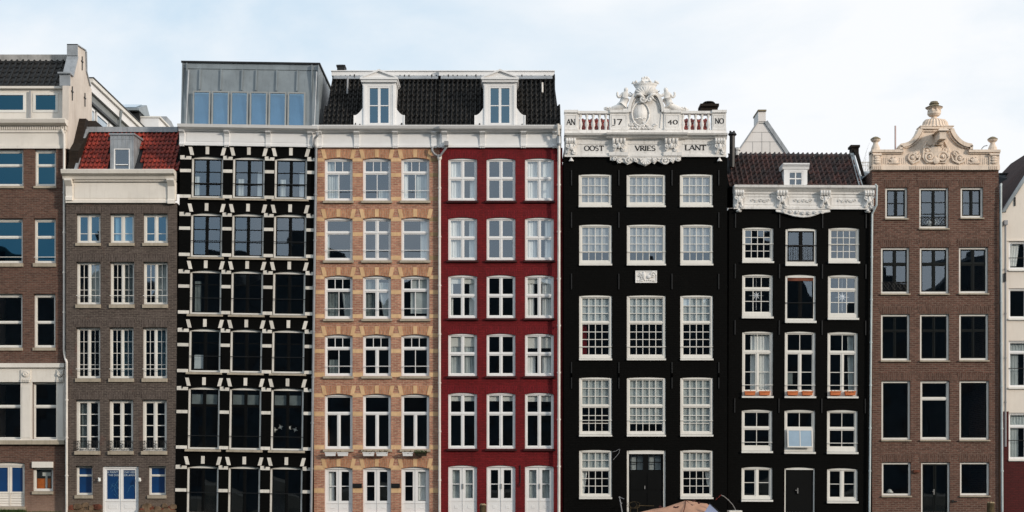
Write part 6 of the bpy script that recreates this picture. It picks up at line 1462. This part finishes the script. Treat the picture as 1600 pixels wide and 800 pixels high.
m.tube([(PX(985, y), y, PZ(793, y)), (PX(985, y), y, -.92)], .012, 5); m.tube([(PX(996, y), y, PZ(793, y)), (PX(996, y), y, -.92)], .012, 5); m.tube([(PX(998, y), y, PZ(790, y)), (PX(1022, y), y, PZ(790.5, y))], .012, 5)
tag(m.build('wire_basket', 'rotten_wood'), 'dull wire basket on a rack before the black panelled door', 'basket')
for px, y, top, w_, lab in ((754.5, -1.2, 789, 9.5, 'wooden mooring post with a broken pale top, before the red house'), (1548, -1.0, 786, 11.5, 'mossy wooden mooring post at the foot of the bell gable house')):
    r = empty('mooring_post', (PX(px, y), y, -1.0), lab, 'post', 'wooden mooring posts'); rad = w_*.0125; h = PZ(top, y)+1
    M().lathe([(rad, 0), (rad*1.02, h*.5), (rad, h-.1), (rad*.97, h)], 0, 0, 12).build('post', 'rotten_wood', r)
    m = M()
    for k in range(6): m.blob((rad*.6*cos(k*1.1), rad*.6*sin(k*1.1), h+.0), (.06, .06, .05), 6, 4, .3)
    m.build('splintered_top', 'wood_end', r)
# grass and weeds along the foot of the brick house
m = M(); rr = random.Random(12)
for k in range(2600):
    x = PX(rr.uniform(-30, 96)); yy = rr.uniform(-.25, .2); z = PZ(801)-.12+rr.uniform(0, .08); h = rr.uniform(.08, .22)*(1.2 if x < PX(40) else .7)
    a = rr.uniform(0, pi); dx, dy = .012*cos(a), .012*sin(a); lx, ly = rr.uniform(-.06, .06), rr.uniform(-.06, .06)
    m.add([(x-dx, yy-dy, z), (x+dx, yy+dy, z), (x+lx, yy+ly, z+h)], [(0, 1, 2)])
tag(m.build('grass', 'green_leaf'), kind='stuff')
M().box(PX(-60), PX(101), -.35, .32, -1.0, PZ(801)-.05).build('bank', 'rubble')['kind'] = 'structure'
# ------------------------------------------------------------------ the row across the canal, seen mirrored in the panes
rr = random.Random(21); x = -53; k = 0
shape = ['stepped', 'pointed', 'flat', 'bell', 'pointed', 'flat', 'stepped', 'bell']
tone = ['dark brown', 'grey', 'black', 'red brown']
while x < 52:
    w_ = rr.uniform(8, 13); h = rr.uniform(19.5, 22.5); sh = shape[k % 8]
    r = empty('quay_house', (x+w_/2, -82, 0), f'{tone[k%4]} house with {shape[k%8]} gable and {["low","tall","broad"][k%3]} front on the opposite quay', 'house', 'houses across the canal')
    m = M(); hw = w_/2-.02; P = [(-hw, 0), (hw, 0), (hw, h-2.5)]
    if sh == 'pointed': P += [(.4, h+1.5), (.4, h+2.4), (-.4, h+2.4), (-.4, h+1.5)]
    elif sh == 'stepped':
        for j in range(4): P += [(hw*(1-j*.24), h-2.5+1.1*j), (hw*(1-(j+1)*.24), h-2.5+1.1*j)]
        P += [(hw*.04, h+1.6), (-hw*.04, h+1.6)]
        for j in range(3, -1, -1): P += [(-hw*(1-(j+1)*.24), h-2.5+1.1*j), (-hw*(1-j*.24), h-2.5+1.1*j)]
    elif sh == 'bell': P += [(hw*.75, h-2), (hw*.45, h), (hw*.3, h+1.6), (0, h+2.2), (-hw*.3, h+1.6), (-hw*.45, h), (-hw*.75, h-2)]
    else: P += [(hw, h), (-hw, h)]
    P += [(-hw, h-2.5)]
    m.prism(P, -8, 0); m.build('wall', 'far_brick', r)
    wm = M().box(-.6, .6, 0, .05, -1.0, 1.0)
    for cx in (-hw*.62, 0, hw*.62):
        for cz in (2.2, 5.4, 8.6, 11.8): f_ = M().box(cx-.6, cx+.6, 0, .06, cz-1, cz+1).build('window', 'far_roof', r); M().box(cx-.5, cx+.5, .06, .07, cz-.9, cz+.9).build('pane', 'iron', f_)
    x += w_; k += 1
